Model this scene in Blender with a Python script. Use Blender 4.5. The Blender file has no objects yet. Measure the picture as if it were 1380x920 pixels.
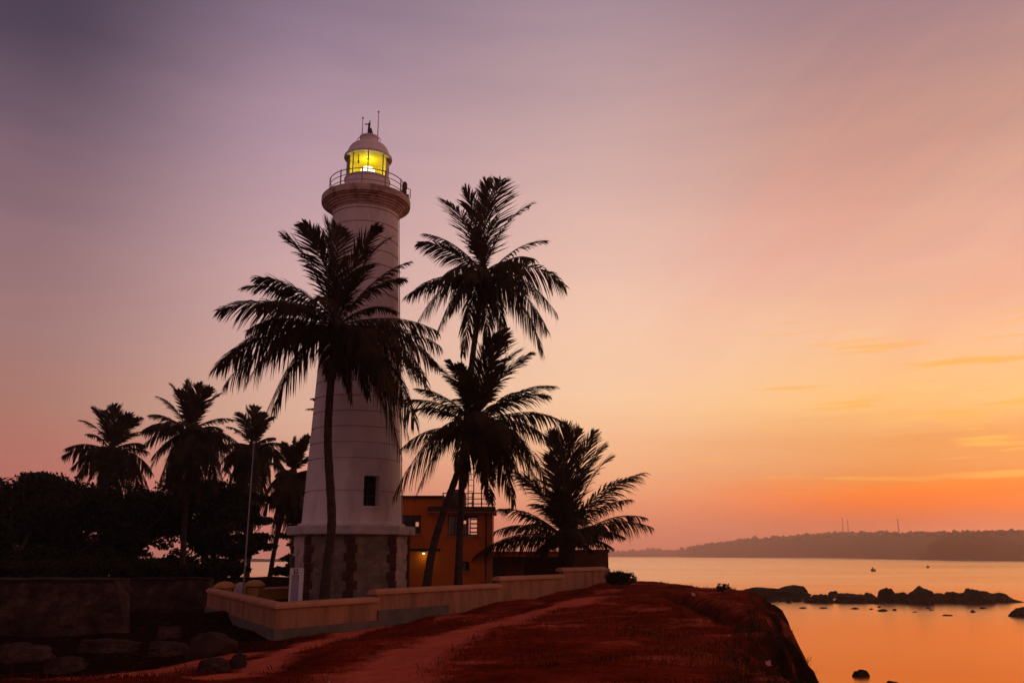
import bpy, bmesh, math, random
import numpy as np
from mathutils import Vector, Matrix, noise, Quaternion

random.seed(7); rng = np.random.default_rng(7)
PI = math.pi; R = math.radians
scene = bpy.context.scene
C = scene.collection

# ------------------------------------------------------------------ camera
CAM_Z = 6.0; F = 1150.0; TILT = math.atan(288.0/F)
CT, ST = math.cos(TILT), math.sin(TILT)
def at(u, v, Y):
    y = (460-v)/F; x = (u-690)/F
    s = Y/(CT-y*ST)
    return Vector((x*s, Y, CAM_Z+s*(ST+y*CT)))
def zat(v, Y): return at(690, v, Y).z
def xat(u, v, Y): return at(u, v, Y).x
cd = bpy.data.cameras.new('camera'); cam = bpy.data.objects.new('camera', cd); C.objects.link(cam)
cam.location = (0, 0, CAM_Z); cam.rotation_euler = (PI/2+TILT, 0, 0)
cd.sensor_width = 36; cd.lens = F/1380*36; cd.clip_start = 0.1; cd.clip_end = 20000
scene.camera = cam

# ------------------------------------------------------------------ helpers
def lin(r, g, b):
    f = lambda c: (c/255/12.92) if c/255 <= .04045 else ((c/255+.055)/1.055)**2.4
    return (f(r), f(g), f(b), 1)

def tag(o, label=None, cat=None, group=None, kind=None):
    if label: o['label'] = label
    if cat: o['category'] = cat
    if group: o['group'] = group
    if kind: o['kind'] = kind
    return o
def empty(name, loc, label, cat, group=None):
    o = bpy.data.objects.new(name, None); C.objects.link(o); o.location = loc
    o.empty_display_size = .3
    return tag(o, label, cat, group)
def origin_of(p):
    v = Vector((0, 0, 0))
    while p is not None:
        v += p.location; p = p.parent
    return v

class MB:
    def __init__(s): s.v = []; s.f = []
    def add(s, vs, fs):
        n = len(s.v); s.v.extend([tuple(p) for p in vs]); s.f.extend([tuple(i+n for i in f) for f in fs]); return s
    def box(s, x0, x1, y0, y1, z0, z1, b=0.0):
        if b <= 0:
            vs = [(x, y, z) for z in (z0, z1) for (x, y) in ((x0, y0), (x1, y0), (x1, y1), (x0, y1))]
            return s.add(vs, [(3,2,1,0),(4,5,6,7),(0,1,5,4),(1,2,6,5),(2,3,7,6),(3,0,4,7)])
        def ring(x0, x1, y0, y1, z): return [(x0+b,y0,z),(x1-b,y0,z),(x1,y0+b,z),(x1,y1-b,z),(x1-b,y1,z),(x0+b,y1,z),(x0,y1-b,z),(x0,y0+b,z)]
        rs = [ring(x0+b,x1-b,y0+b,y1-b,z0), ring(x0,x1,y0,y1,z0+b), ring(x0,x1,y0,y1,z1-b), ring(x0+b,x1-b,y0+b,y1-b,z1)]
        return s.rings(rs, True)
    def rings(s, rs, caps=False, closed=True):
        n = len(rs[0]); vs = [p for r in rs for p in r]; fs = []
        for i in range(len(rs)-1):
            for j in range(n if closed else n-1):
                a = i*n+j; b = i*n+(j+1) % n
                fs.append((a, b, b+n, a+n))
        if caps:
            fs.append(tuple(range(n-1, -1, -1))); fs.append(tuple((len(rs)-1)*n+j for j in range(n)))
        return s.add(vs, fs)
    def tube(s, pts, rad, seg=8, caps=True):
        pts = [Vector(p) for p in pts]; rs = []
        ref = Vector((0, 0, 1)); prev = None
        for i, p in enumerate(pts):
            t = (pts[min(i+1, len(pts)-1)]-pts[max(i-1, 0)]).normalized()
            if prev is None:
                a = t.cross(ref)
                if a.length < .05: a = t.cross(Vector((1, 0, 0)))
            else: a = prev-t*prev.dot(t)
            a.normalize(); prev = a; b = t.cross(a)
            r = rad[i] if hasattr(rad, '__len__') else rad
            rs.append([p+(a*math.cos(2*PI*k/seg)+b*math.sin(2*PI*k/seg))*r for k in range(seg)])
        return s.rings(rs, caps)
    def loop(s, pts, r, seg=6):
        pts = [Vector(p) for p in pts]; n = len(pts); rs = []
        for i, p in enumerate(pts):
            t = (pts[(i+1) % n]-pts[i-1]).normalized(); a = t.cross(Vector((0, 0, 1))).normalized(); b = t.cross(a)
            rs.append([p+(a*math.cos(2*PI*k/seg)+b*math.sin(2*PI*k/seg))*r for k in range(seg)])
        rs.append(rs[0]); return s.rings(rs)
    def lathe(s, cx, cy, prof, seg=64, a0=0.0):
        return s.rings([[(cx+r*math.cos(a0+2*PI*k/seg), cy+r*math.sin(a0+2*PI*k/seg), z) for k in range(seg)] for r, z in prof])
    def prism(s, poly, z0, z1, b=0.0):
        n = len(poly); c = Vector((sum(p[0] for p in poly)/n, sum(p[1] for p in poly)/n, 0))
        def rg(z, k): return [tuple(c+(Vector((p[0], p[1], 0))-c)*k+Vector((0, 0, z))) for p in poly]
        if b <= 0: return s.rings([rg(z0, 1), rg(z1, 1)], True)
        rad = max((Vector((p[0], p[1], 0))-c).length for p in poly); k = 1-b/rad
        return s.rings([rg(z0, k), rg(z0+b, 1), rg(z1-b, 1), rg(z1, k)], True)
    def build(s, name, m, parent=None, origin=None, smooth=False):
        me = bpy.data.meshes.new(name)
        o = origin_of(parent) if parent is not None else Vector(origin or (0, 0, 0))
        me.from_pydata([(p[0]-o.x, p[1]-o.y, p[2]-o.z) for p in s.v], [], s.f); me.update()
        me.materials.append(m)
        if smooth is True: me.polygons.foreach_set('use_smooth', [True]*len(me.polygons))
        elif smooth:
            me.polygons.foreach_set('use_smooth', [True]*len(me.polygons)); me.set_sharp_from_angle(angle=R(smooth))
        ob = bpy.data.objects.new(name, me); C.objects.link(ob)
        if parent is not None: ob.parent = parent
        else: ob.location = o
        return ob

def np_mesh(name, verts, faces, m, parent=None, origin=None, smooth=False):
    o = origin_of(parent) if parent is not None else Vector(origin or (0, 0, 0))
    me = bpy.data.meshes.new(name)
    v = np.asarray(verts, dtype=np.float32)-np.array(o, dtype=np.float32); f = np.asarray(faces, dtype=np.int32)
    k = f.shape[1]
    me.vertices.add(len(v)); me.vertices.foreach_set('co', v.ravel())
    me.loops.add(f.size); me.loops.foreach_set('vertex_index', f.ravel())
    me.polygons.add(len(f)); me.polygons.foreach_set('loop_start', np.arange(0, f.size, k, dtype=np.int32))
    me.polygons.foreach_set('loop_total', np.full(len(f), k, dtype=np.int32))
    if smooth: me.polygons.foreach_set('use_smooth', np.ones(len(f), dtype=bool))
    me.update(calc_edges=True); me.validate()
    me.materials.append(m)
    ob = bpy.data.objects.new(name, me); C.objects.link(ob)
    if parent is not None: ob.parent = parent
    else: ob.location = o
    return ob

# ------------------------------------------------------------------ materials
def new_mat(name):
    m = bpy.data.materials.new(name); m.use_nodes = True
    nt = m.node_tree; bs = nt.nodes['Principled BSDF']
    return m, nt, bs
def N(nt, t, **kw):
    n = nt.nodes.new(t)
    for k, v in kw.items(): setattr(n, k, v)
    return n
def mat(name, col, rough=.85, var=.25, scale=1.5, bump=.25, bscale=8.0, spec=.25, col2=None, c2scale=.6, c2lo=.5, c2hi=.62, metal=0.0, stretch=(1, 1, 1)):
    m, nt, bs = new_mat(name); L = nt.links
    tc = N(nt, 'ShaderNodeTexCoord'); mp = N(nt, 'ShaderNodeMapping'); mp.inputs['Scale'].default_value = stretch
    L.new(tc.outputs['Object'], mp.inputs['Vector'])
    n1 = N(nt, 'ShaderNodeTexNoise'); n1.inputs['Scale'].default_value = scale; n1.inputs['Detail'].default_value = 6
    L.new(mp.outputs['Vector'], n1.inputs['Vector'])
    cr = N(nt, 'ShaderNodeValToRGB')
    cr.color_ramp.elements[0].position = .3; cr.color_ramp.elements[1].position = .7
    cr.color_ramp.elements[0].color = (*[c*(1-var) for c in col[:3]], 1)
    cr.color_ramp.elements[1].color = (*[min(1, c*(1+var)) for c in col[:3]], 1)
    L.new(n1.outputs['Fac'], cr.inputs['Fac']); out = cr.outputs['Color']
    if col2:
        n3 = N(nt, 'ShaderNodeTexNoise'); n3.inputs['Scale'].default_value = c2scale; n3.inputs['Detail'].default_value = 8; n3.inputs['Roughness'].default_value = .65
        L.new(mp.outputs['Vector'], n3.inputs['Vector'])
        mr = N(nt, 'ShaderNodeMapRange'); mr.inputs['From Min'].default_value = c2lo; mr.inputs['From Max'].default_value = c2hi
        L.new(n3.outputs['Fac'], mr.inputs['Value'])
        mx = N(nt, 'ShaderNodeMix', data_type='RGBA'); L.new(mr.outputs['Result'], mx.inputs['Factor'])
        L.new(out, mx.inputs['A']); mx.inputs['B'].default_value = (*col2[:3], 1); out = mx.outputs['Result']
    L.new(out, bs.inputs['Base Color'])
    bs.inputs['Roughness'].default_value = rough; bs.inputs['Specular IOR Level'].default_value = spec; bs.inputs['Metallic'].default_value = metal
    if bump > 0:
        n2 = N(nt, 'ShaderNodeTexNoise'); n2.inputs['Scale'].default_value = bscale; n2.inputs['Detail'].default_value = 5
        L.new(mp.outputs['Vector'], n2.inputs['Vector'])
        bp = N(nt, 'ShaderNodeBump'); bp.inputs['Strength'].default_value = bump; bp.inputs['Distance'].default_value = .05
        L.new(n2.outputs['Fac'], bp.inputs['Height']); L.new(bp.outputs['Normal'], bs.inputs['Normal'])
    return m

M = {}
M['white'] = mat('whitewashed_masonry', (.74, .65, .65), .8, .10, .8, .25, 3.0, col2=(.42, .34, .31), c2scale=.45, c2lo=.52, c2hi=.72, stretch=(1, 1, .35))
M['fresh'] = mat('fresh_white_paint', (.84, .74, .74), .6, .06, 1.2, .08, 6, col2=(.66, .54, .52), c2scale=.8, c2lo=.55, c2hi=.75)
M['slab'] = mat('weathered_pale_stone', (.50, .42, .39), .85, .18, 2, .3, 8, col2=(.25, .19, .17), c2scale=.9, c2lo=.55, c2hi=.7)
M['cornice'] = mat('weathered_brown_stone', (.62, .45, .40), .85, .2, 2.5, .3, 10, col2=(.34, .22, .18), c2scale=1.2)
M['panel'] = mat('grey_rubble_stone', (.17, .125, .095), .9, .3, 1.9, .9, 4, col2=(.28, .19, .15), c2scale=1.4, c2lo=.48, c2hi=.66)
M['panel_sidelit'] = mat('rubble_painted_glow', (.50, .38, .35), .9, .2, 1.8, .5, 4, col2=(.32, .23, .20), c2scale=1.0)  # paler copy of the panel stone, horizon glow put into its colour
M['quoin'] = mat('dark_laterite_block', (.065, .028, .020), .95, .35, 3, .8, 7)
M['metal'] = mat('painted_grey_metal', (.38, .33, .34), .5, .1, 3, .05, 10, spec=.5)
M['darkmetal'] = mat('dark_iron', (.06, .05, .05), .6, .2, 3, .1, 10, spec=.4)
M['rust'] = mat('rusty_iron', (.12, .06, .045), .7, .3, 4, .2, 15)
M['dark'] = mat('dark_opening', (.012, .010, .010), .9, .2, 2, 0)
M['orange'] = mat('ochre_plaster', (.70, .17, .03), .9, .12, 1.0, .2, 6, col2=(.46, .11, .024), c2scale=.5, c2lo=.5, c2hi=.75)
M['orange_trim'] = mat('pale_ochre_trim', (.42, .20, .10), .85, .12, 2, .2, 6)
M['roofdark'] = mat('tarred_roof', (.05, .035, .035), .9, .3, 2, .3, 8)
M['cream'] = mat('buff_plaster', (.36, .155, .09), .9, .14, 1.2, .4, 6, col2=(.20, .085, .05), c2scale=1.7, c2lo=.46, c2hi=.66, stretch=(1, 1, .22))
M['coping'] = mat('buff_coping_plaster', (.46, .20, .11), .9, .16, 1.6, .25, 7, col2=(.26, .12, .07), c2scale=.8, c2lo=.55, c2hi=.75)
M['footing'] = mat('grey_cement_footing', (.13, .10, .085), .95, .25, 1.8, .5, 6)
M['post'] = mat('ochre_gate_plaster', (.52, .24, .08), .9, .12, 1.6, .25, 6)
M['annex'] = mat('brown_plaster', (.16, .062, .035), .9, .2, 1.0, .3, 6)
M['signwhite'] = mat('white_sign_paint', (.72, .66, .68), .6, .05, 4, .03, 10, spec=.4)
M['signpanel'] = mat('grey_sign_panel', (.34, .28, .32), .6, .08, 3, .03, 10, spec=.4)
M['trunk'] = mat('palm_bark', (.052, .034, .027), .95, .35, 3, .7, 10, stretch=(1, 1, 3))
M['bark'] = mat('tree_bark', (.055, .04, .032), .95, .3, 3, .6, 9)
M['rock'] = mat('wet_dark_rock', (.016, .010, .010), .85, .4, 1.2, .7, 3, spec=.08)
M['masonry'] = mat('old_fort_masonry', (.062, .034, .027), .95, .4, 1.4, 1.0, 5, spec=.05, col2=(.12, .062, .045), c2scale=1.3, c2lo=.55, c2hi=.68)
def add_joints(m, scale=2.6, amt=1.0):
    nt = m.node_tree; L = nt.links; bs = nt.nodes['Principled BSDF']; tc = N(nt, 'ShaderNodeTexCoord'); mp = N(nt, 'ShaderNodeMapping'); mp.inputs['Scale'].default_value = (1, 1, 1.7); L.new(tc.outputs['Object'], mp.inputs['Vector'])
    v1 = N(nt, 'ShaderNodeTexVoronoi', feature='DISTANCE_TO_EDGE'); v1.inputs['Scale'].default_value = scale; L.new(mp.outputs['Vector'], v1.inputs['Vector'])
    v2 = N(nt, 'ShaderNodeTexVoronoi'); v2.inputs['Scale'].default_value = scale; L.new(mp.outputs['Vector'], v2.inputs['Vector'])
    r = N(nt, 'ShaderNodeMapRange'); L.new(v1.outputs['Distance'], r.inputs['Value']); r.inputs['From Max'].default_value = .07; r.inputs['To Min'].default_value = 1-.55*amt
    sp = N(nt, 'ShaderNodeSeparateColor'); L.new(v2.outputs['Color'], sp.inputs[0]); r2 = N(nt, 'ShaderNodeMapRange'); L.new(sp.outputs[0], r2.inputs['Value']); r2.inputs['To Min'].default_value = 1-.4*amt; r2.inputs['To Max'].default_value = 1+.5*amt
    mu = N(nt, 'ShaderNodeMath', operation='MULTIPLY'); L.new(r.outputs[0], mu.inputs[0]); L.new(r2.outputs[0], mu.inputs[1])
    src = bs.inputs['Base Color'].links[0].from_socket; vm = N(nt, 'ShaderNodeVectorMath', operation='SCALE'); L.new(src, vm.inputs[0]); L.new(mu.outputs[0], vm.inputs['Scale']); L.new(vm.outputs[0], bs.inputs['Base Color'])
    bp = N(nt, 'ShaderNodeBump'); bp.inputs['Strength'].default_value = .9; bp.inputs['Distance'].default_value = .06; L.new(r.outputs[0], bp.inputs['Height'])
    if bs.inputs['Normal'].links: L.new(bs.inputs['Normal'].links[0].from_socket, bp.inputs['Normal'])
    L.new(bp.outputs[0], bs.inputs['Normal'])
add_joints(M['masonry'], 2.6, .5); add_joints(M['panel'], 1.7, .30); add_joints(M['panel_sidelit'], 1.7, .25)
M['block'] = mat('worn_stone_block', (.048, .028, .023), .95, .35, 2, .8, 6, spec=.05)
M['boatred'] = mat('dark_red_paint', (.10, .012, .010), .6, .2, 3, 0)
M['paper'] = mat('pink_paper', (.75, .30, .28), .7, .1, 20, 0)
M['cloth'] = mat('dark_cloth', (.05, .03, .03), .9, .2, 20, 0)
M['emblem'] = mat('dark_enamel', (.03, .02, .025), .5, .05, 5, 0)
M['redstone'] = mat('reddish_stone', (.42, .16, .12), .95, .3, 8, .3, 20, spec=.05)
M['forest'] = mat('distant_forest', (.028, .026, .018), .95, .3, .05, 0)
M['hillsoil'] = mat('wooded_slope', (.03, .026, .018), .95, .3, .03, 0)

def leaf_mat(name, col, var=.5, scale=.9, trans=.25):
    m, nt, bs = new_mat(name); L = nt.links
    tc = N(nt, 'ShaderNodeTexCoord'); n1 = N(nt, 'ShaderNodeTexNoise'); n1.inputs['Scale'].default_value = scale; n1.inputs['Detail'].default_value = 4
    L.new(tc.outputs['Object'], n1.inputs['Vector'])
    cr = N(nt, 'ShaderNodeValToRGB'); cr.color_ramp.elements[0].position = .35; cr.color_ramp.elements[1].position = .68
    cr.color_ramp.elements[0].color = (*[c*(1-var) for c in col], 1); cr.color_ramp.elements[1].color = (*[c*(1+var) for c in col], 1)
    L.new(n1.outputs['Fac'], cr.inputs['Fac']); L.new(cr.outputs['Color'], bs.inputs['Base Color'])
    bs.inputs['Roughness'].default_value = .7; bs.inputs['Specular IOR Level'].default_value = .06
    tr = N(nt, 'ShaderNodeBsdfTranslucent'); L.new(cr.outputs['Color'], tr.inputs['Color'])
    mx = N(nt, 'ShaderNodeMixShader'); mx.inputs[0].default_value = trans
    L.new(bs.outputs['BSDF'], mx.inputs[1]); L.new(tr.outputs['BSDF'], mx.inputs[2])
    L.new(mx.outputs[0], nt.nodes['Material Output'].inputs['Surface'])
    return m
M['frond'] = leaf_mat('palm_frond', (.056, .036, .016), .5, .9, .38)
M['frond_dry'] = leaf_mat('dry_palm_frond', (.10, .045, .022))
M['leaf'] = leaf_mat('broad_leaf', (.022, .024, .012))
M['shrub'] = leaf_mat('shrub_leaf', (.030, .026, .014))
M['grass'] = leaf_mat('red_tinged_grass', (.135, .020, .007), .6, .5, .2)
M['straw'] = leaf_mat('dry_seed_grass', (.26, .085, .03), .5, 1.5, .2)

# glass
m, nt, bs = new_mat('window_glass'); L = nt.links
gl = N(nt, 'ShaderNodeBsdfGlossy'); gl.inputs['Roughness'].default_value = .03; gl.inputs['Color'].default_value = (.9, .9, .9, 1)
tp = N(nt, 'ShaderNodeBsdfTransparent'); fr = N(nt, 'ShaderNodeFresnel'); fr.inputs['IOR'].default_value = 1.45
mx = N(nt, 'ShaderNodeMixShader'); L.new(fr.outputs[0], mx.inputs[0]); L.new(tp.outputs[0], mx.inputs[1]); L.new(gl.outputs[0], mx.inputs[2])
L.new(mx.outputs[0], nt.nodes['Material Output'].inputs['Surface']); M['glass'] = m
def glow(name, col, strength):
    m, nt, bs = new_mat(name)
    bs.inputs['Base Color'].default_value = (.8, .8, .8, 1); bs.inputs['Emission Color'].default_value = (*col, 1); bs.inputs['Emission Strength'].default_value = strength
    return m
M['lens'] = glow('lit_lens', (1.0, .93, .62), 2.2)
M['bulb'] = glow('lit_bulb', (1.0, .88, .40), 5.0)
m = mat('yellow_lantern_lining', (.78, .66, .012), .6, .06, 2, 0); M['yellow'] = m

# ------------------------------------------------------------------ world sky
w = bpy.data.worlds.new('World'); scene.world = w; w.use_nodes = True
nt = w.node_tree; L = nt.links
for n in list(nt.nodes): nt.nodes.remove(n)
wout = N(nt, 'ShaderNodeOutputWorld'); bg = N(nt, 'ShaderNodeBackground'); L.new(bg.outputs[0], wout.inputs['Surface'])
tc = N(nt, 'ShaderNodeTexCoord'); nrm = N(nt, 'ShaderNodeVectorMath', operation='NORMALIZE'); L.new(tc.outputs['Generated'], nrm.inputs[0])
sp = N(nt, 'ShaderNodeSeparateXYZ'); L.new(nrm.outputs['Vector'], sp.inputs[0])
def Mt(op, a, b=None, c=None, clamp=False):
    n = N(nt, 'ShaderNodeMath', operation=op); n.use_clamp = clamp
    for i, x in enumerate((a, b, c)):
        if x is None: continue
        if isinstance(x, (int, float)): n.inputs[i].default_value = x
        else: L.new(x, n.inputs[i])
    return n.outputs[0]
def smooth(x, lo, hi):
    n = N(nt, 'ShaderNodeMapRange', interpolation_type='SMOOTHSTEP'); L.new(x, n.inputs['Value'])
    n.inputs['From Min'].default_value = lo; n.inputs['From Max'].default_value = hi; return n.outputs['Result']
az = Mt('MULTIPLY', Mt('ARCTAN2', sp.outputs['X'], sp.outputs['Y']), 180/PI)
el = Mt('MULTIPLY', Mt('ARCSINE', sp.outputs['Z']), 180/PI)
# thin high streaks bend the bands of colour a little
mp = N(nt, 'ShaderNodeMapping'); mp.inputs['Scale'].default_value = (2.2, 2.2, 15); mp.inputs['Rotation'].default_value = (0, R(7), 0); L.new(nrm.outputs['Vector'], mp.inputs['Vector'])
cn = N(nt, 'ShaderNodeTexNoise'); cn.inputs['Scale'].default_value = 1.6; cn.inputs['Detail'].default_value = 6; cn.inputs['Roughness'].default_value = .5; cn.inputs['Distortion'].default_value = .4
L.new(mp.outputs['Vector'], cn.inputs['Vector'])
wob = Mt('MULTIPLY', Mt('SUBTRACT', cn.outputs['Fac'], .5), 4.0)
elw = Mt('ADD', el, Mt('MULTIPLY', wob, smooth(el, 0, 8)))
fac = Mt('DIVIDE', elw, 90.0, clamp=True)
def ramp(stops):
    n = N(nt, 'ShaderNodeValToRGB'); r = n.color_ramp; r.interpolation = 'LINEAR'
    while len(r.elements) < len(stops): r.elements.new(.5)
    for e, (d, c) in zip(r.elements, stops): e.position = d/90; e.color = lin(*c)
    L.new(fac, n.inputs['Fac']); return n.outputs['Color']
SKY_L = [(0, (192, 118, 110)), (2.5, (192, 112, 102)), (4.6, (186, 111, 100)), (8, (173, 119, 106)), (13, (161, 121, 118)), (19, (143, 110, 118)), (25, (112, 90, 105)), (31, (77, 64, 82)), (45, (58, 48, 64)), (90, (66, 52, 60))]
SKY_M = [(0, (205, 122, 112)), (4, (217, 134, 116)), (6, (217, 150, 130)), (8.5, (222, 175, 152)), (13, (216, 170, 158)), (18.4, (207, 167, 167)), (26, (184, 150, 164)), (33.5, (146, 122, 142)), (45, (82, 68, 86)), (90, (72, 56, 64))]
SKY_C = [(0, (224, 126, 106)), (2.4, (234, 147, 112)), (6, (248, 185, 139)), (10.5, (252, 206, 166)), (15, (246, 202, 175)), (20, (231, 188, 173)), (26, (210, 172, 166)), (35, (168, 141, 152)), (50, (110, 90, 104)), (90, (76, 59, 66))]
SKY_R = [(0, (214, 100, 72)), (1.9, (206, 100, 68)), (2.6, (232, 104, 36)), (3.4, (255, 112, 0)), (4.4, (246, 130, 34)), (5.4, (230, 142, 76)), (7.5, (240, 172, 105)), (9.4, (254, 195, 122)), (13, (246, 192, 152)), (18, (231, 172, 152)), (25.7, (198, 149, 136)), (33, (160, 125, 133)), (50, (114, 90, 100)), (90, (76, 59, 66))]
SKY_B = [(0, (125, 88, 88)), (10, (150, 108, 110)), (25, (144, 106, 111)), (50, (106, 80, 89)), (90, (80, 62, 70))]
def mix(f, a, b):
    n = N(nt, 'ShaderNodeMix', data_type='RGBA'); L.new(f, n.inputs['Factor']); L.new(a, n.inputs['A']); L.new(b, n.inputs['B']); return n.outputs['Result']
c = mix(smooth(az, -32, -13), ramp(SKY_L), ramp(SKY_M))
c = mix(smooth(az, -18, 9), c, ramp(SKY_C))
c = mix(smooth(az, 4, 26), c, ramp(SKY_R))
# lit cloud wisps low on the sunset side
mp2 = N(nt, 'ShaderNodeMapping'); mp2.inputs['Scale'].default_value = (5.5, 5.5, 95); mp2.inputs['Rotation'].default_value = (0, R(5), 0); mp2.inputs['Location'].default_value = (3.1, 1.7, .4); L.new(nrm.outputs['Vector'], mp2.inputs['Vector'])
wn = N(nt, 'ShaderNodeTexNoise'); wn.inputs['Scale'].default_value = 1.3; wn.inputs['Detail'].default_value = 5; L.new(mp2.outputs['Vector'], wn.inputs['Vector'])
band = Mt('MULTIPLY', smooth(el, 2.5, 6), Mt('SUBTRACT', 1.0, smooth(el, 10, 18)))
wf = Mt('MULTIPLY', Mt('MULTIPLY', smooth(wn.outputs['Fac'], .56, .70), band), smooth(az, 4, 26))
rgb = N(nt, 'ShaderNodeRGB'); rgb.outputs[0].default_value = lin(255, 182, 84)
c = mix(Mt('MULTIPLY', wf, .95), c, rgb.outputs[0])
mp3 = N(nt, 'ShaderNodeMapping', vector_type='TEXTURE'); mp3.inputs['Rotation'].default_value = (0, R(-38), 0); mp3.inputs['Scale'].default_value = (.55, .7, .075); L.new(nrm.outputs['Vector'], mp3.inputs['Vector'])
dn = N(nt, 'ShaderNodeTexNoise'); dn.inputs['Scale'].default_value = 1.0; dn.inputs['Detail'].default_value = 6; dn.inputs['Roughness'].default_value = .58; dn.inputs['Distortion'].default_value = .6; L.new(mp3.outputs['Vector'], dn.inputs['Vector'])
dm = Mt('MULTIPLY', Mt('MULTIPLY', smooth(el, 6, 13), Mt('SUBTRACT', 1.0, smooth(el, 20, 38))), smooth(az, 2, 26))
rg2 = N(nt, 'ShaderNodeRGB'); rg2.outputs[0].default_value = lin(240, 160, 138)
c = mix(Mt('MULTIPLY', Mt('MULTIPLY', smooth(dn.outputs['Fac'], .45, .68), dm), .32), c, rg2.outputs[0])
rg3 = N(nt, 'ShaderNodeRGB'); rg3.outputs[0].default_value = lin(255, 200, 140)
c = mix(Mt('MULTIPLY', Mt('MULTIPLY', smooth(dn.outputs['Fac'], .5, .3), dm), .14), c, rg3.outputs[0])
df = Mt('ABSOLUTE', Mt('SUBTRACT', az, 20))
df = Mt('MINIMUM', df, Mt('SUBTRACT', 360, df))
c = mix(smooth(df, 55, 130), c, ramp(SKY_B))
L.new(c, bg.inputs['Color']); bg.inputs['Strength'].default_value = 1.0
SUN_AZ, SUN_EL = 36.0, 2.0
sky = N(nt, 'ShaderNodeTexSky'); sky.sky_type = 'NISHITA'; sky.sun_disc = False; sky.sun_elevation = R(SUN_EL); sky.sun_rotation = R(SUN_AZ)
sky.dust_density = 4; sky.ozone_density = 1
bg2 = N(nt, 'ShaderNodeBackground'); bg2.inputs['Strength'].default_value = .008; L.new(sky.outputs[0], bg2.inputs['Color'])
ad = N(nt, 'ShaderNodeAddShader'); L.new(bg.outputs[0], ad.inputs[0]); L.new(bg2.outputs[0], ad.inputs[1]); L.new(ad.outputs[0], wout.inputs['Surface'])
sl = bpy.data.lights.new('sun', 'SUN'); sl.energy = .35; sl.angle = R(6); sl.color = (1, .48, .26)
so = bpy.data.objects.new('sun', sl); C.objects.link(so)
sd = Vector((math.sin(R(SUN_AZ))*math.cos(R(SUN_EL)), math.cos(R(SUN_AZ))*math.cos(R(SUN_EL)), math.sin(R(SUN_EL))))
so.rotation_euler = (-sd).to_track_quat('-Z', 'Y').to_euler(); so.location = sd*100

# ------------------------------------------------------------------ terrain
CTRL = []
def cp(u, v, Y): p = at(u, v, Y); CTRL.append((p.x, p.y, p.z))
for u, v, Y in [(690,920,11.5),(900,920,11.5),(1095,920,11.5),(500,920,12),(350,920,13.2),(1055,862,17),(850,870,16.5),(700,870,17),(1040,836,22.5),(850,835,23),
                (700,850,21),(1005,812,31),(850,808,34),(560,870,20),(450,895,17),(505,843,34.6),(600,826,38.2),(700,806,43),(780,793,47),(815,787,50),(835,783,50),(900,787,46),(960,795,40),
                (375,863,29.5),(283,829,42.5),(330,845,36),(0,920,22),(150,905,22.5),(300,908,18.5),(60,860,32),(185,856,32.5),(230,826,47),(330,880,23.5),(230,885,25.5)]: cp(u, v, Y)
CTRL += [(0,0,4.4),(-8,2,4.2),(-16,6,3.4),(-30,15,3.0),(3,0,4.4),(0,6,4.45),(-8,11,4.1),(3,-8,4.3),(-12,-8,4),(-40,30,3.1),(-40,45,3.3),(-8.4,46,3.95),(-4,41,3.95),(0,46,4.1),(4,53,4.4),(-11,38,3.8),(-13,44,3.8),(-8,52,4),(0,58,4.2),
         (-20,62,3.8),(-40,70,3.8),(-20,75,3.8),(-60,60,3.7),(-60,90,3.6),(-90,60,3.6),(-90,20,3.2),(-90,95,3.6)]
CTRL = np.array(CTRL)
COAST = np.array([(1.4,-14),(2.2,-4),(3.0,4),(3.0,10.5),(3.36,11.5),(4.65,16.5),(6.4,22),(9.0,31),(10.8,38),(10.6,43),(9.0,48.5),(7.4,55),(5,64),(-8,72),(-18,79),(-40,84),(-70,96),(-130,100)], float)
def seg_dist(P, poly):
    best = np.full(len(P), 1e9); sgn = np.ones(len(P))
    for a, b in zip(poly[:-1], poly[1:]):
        d = b-a; t = np.clip(((P-a)@d)/(d@d), 0, 1); q = a+t[:, None]*d
        r = np.hypot(*(P-q).T); cr = d[0]*(P[:, 1]-a[1])-d[1]*(P[:, 0]-a[0])
        k = r < best-1e-9; best = np.where(k, r, best); sgn = np.where(k, np.sign(cr), sgn)
    return best, sgn
def vnoise(P, s, seed=0):
    return np.array([noise.noise((p[0]*s+seed, p[1]*s-seed, seed*.37)) for p in P])
GULLY = None; COUL = []
def base_h(P):
    d2 = ((P[:, None, :]-CTRL[None, :, :2])**2).sum(2)
    wgt = 1/(d2+1.2)**1.7
    return (wgt*CTRL[None, :, 2]).sum(1)/wgt.sum(1)
def height(P, detail=True):
    P = np.asarray(P, float); h = np.concatenate([base_h(q) for q in np.array_split(P, max(1, len(P)//4000+1))])
    if detail:
        h = h+.10*vnoise(P, .35, 3)+.05*vnoise(P, 1.1, 5)+.025*vnoise(P, 3.1, 9)
    if GULLY is not None:
        g, _ = seg_dist(P, GULLY); h = h-.62*np.exp(-(g/.50)**2)
    d, s = seg_dist(P, COAST); d = d*s
    if detail: d = d+.6*vnoise(P, .45, 21)+.34*vnoise(P, 1.6, 23)+.14*vnoise(P, 4.2, 25)
    t = np.clip((d+2.6)/3.0, 0, 1); S = np.where(t < .85, t*.96/.85, .96+.04*(t-.85)/.15)
    S = np.clip(S, 0, 1)
    return -2.2+(h+2.2)*S
def H(x, y): return float(height(np.array([(x, y)]))[0])
def hit(u, v):
    Y = 9.0
    Ys = np.concatenate([np.arange(9, 40, .2), np.arange(40, 90, .5)])
    pts = np.array([tuple(at(u, v, y)) for y in Ys]); h = height(pts[:, :2], False)
    k = np.argmax(pts[:, 2] <= h)
    return pts[k, 0], pts[k, 1]
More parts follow.
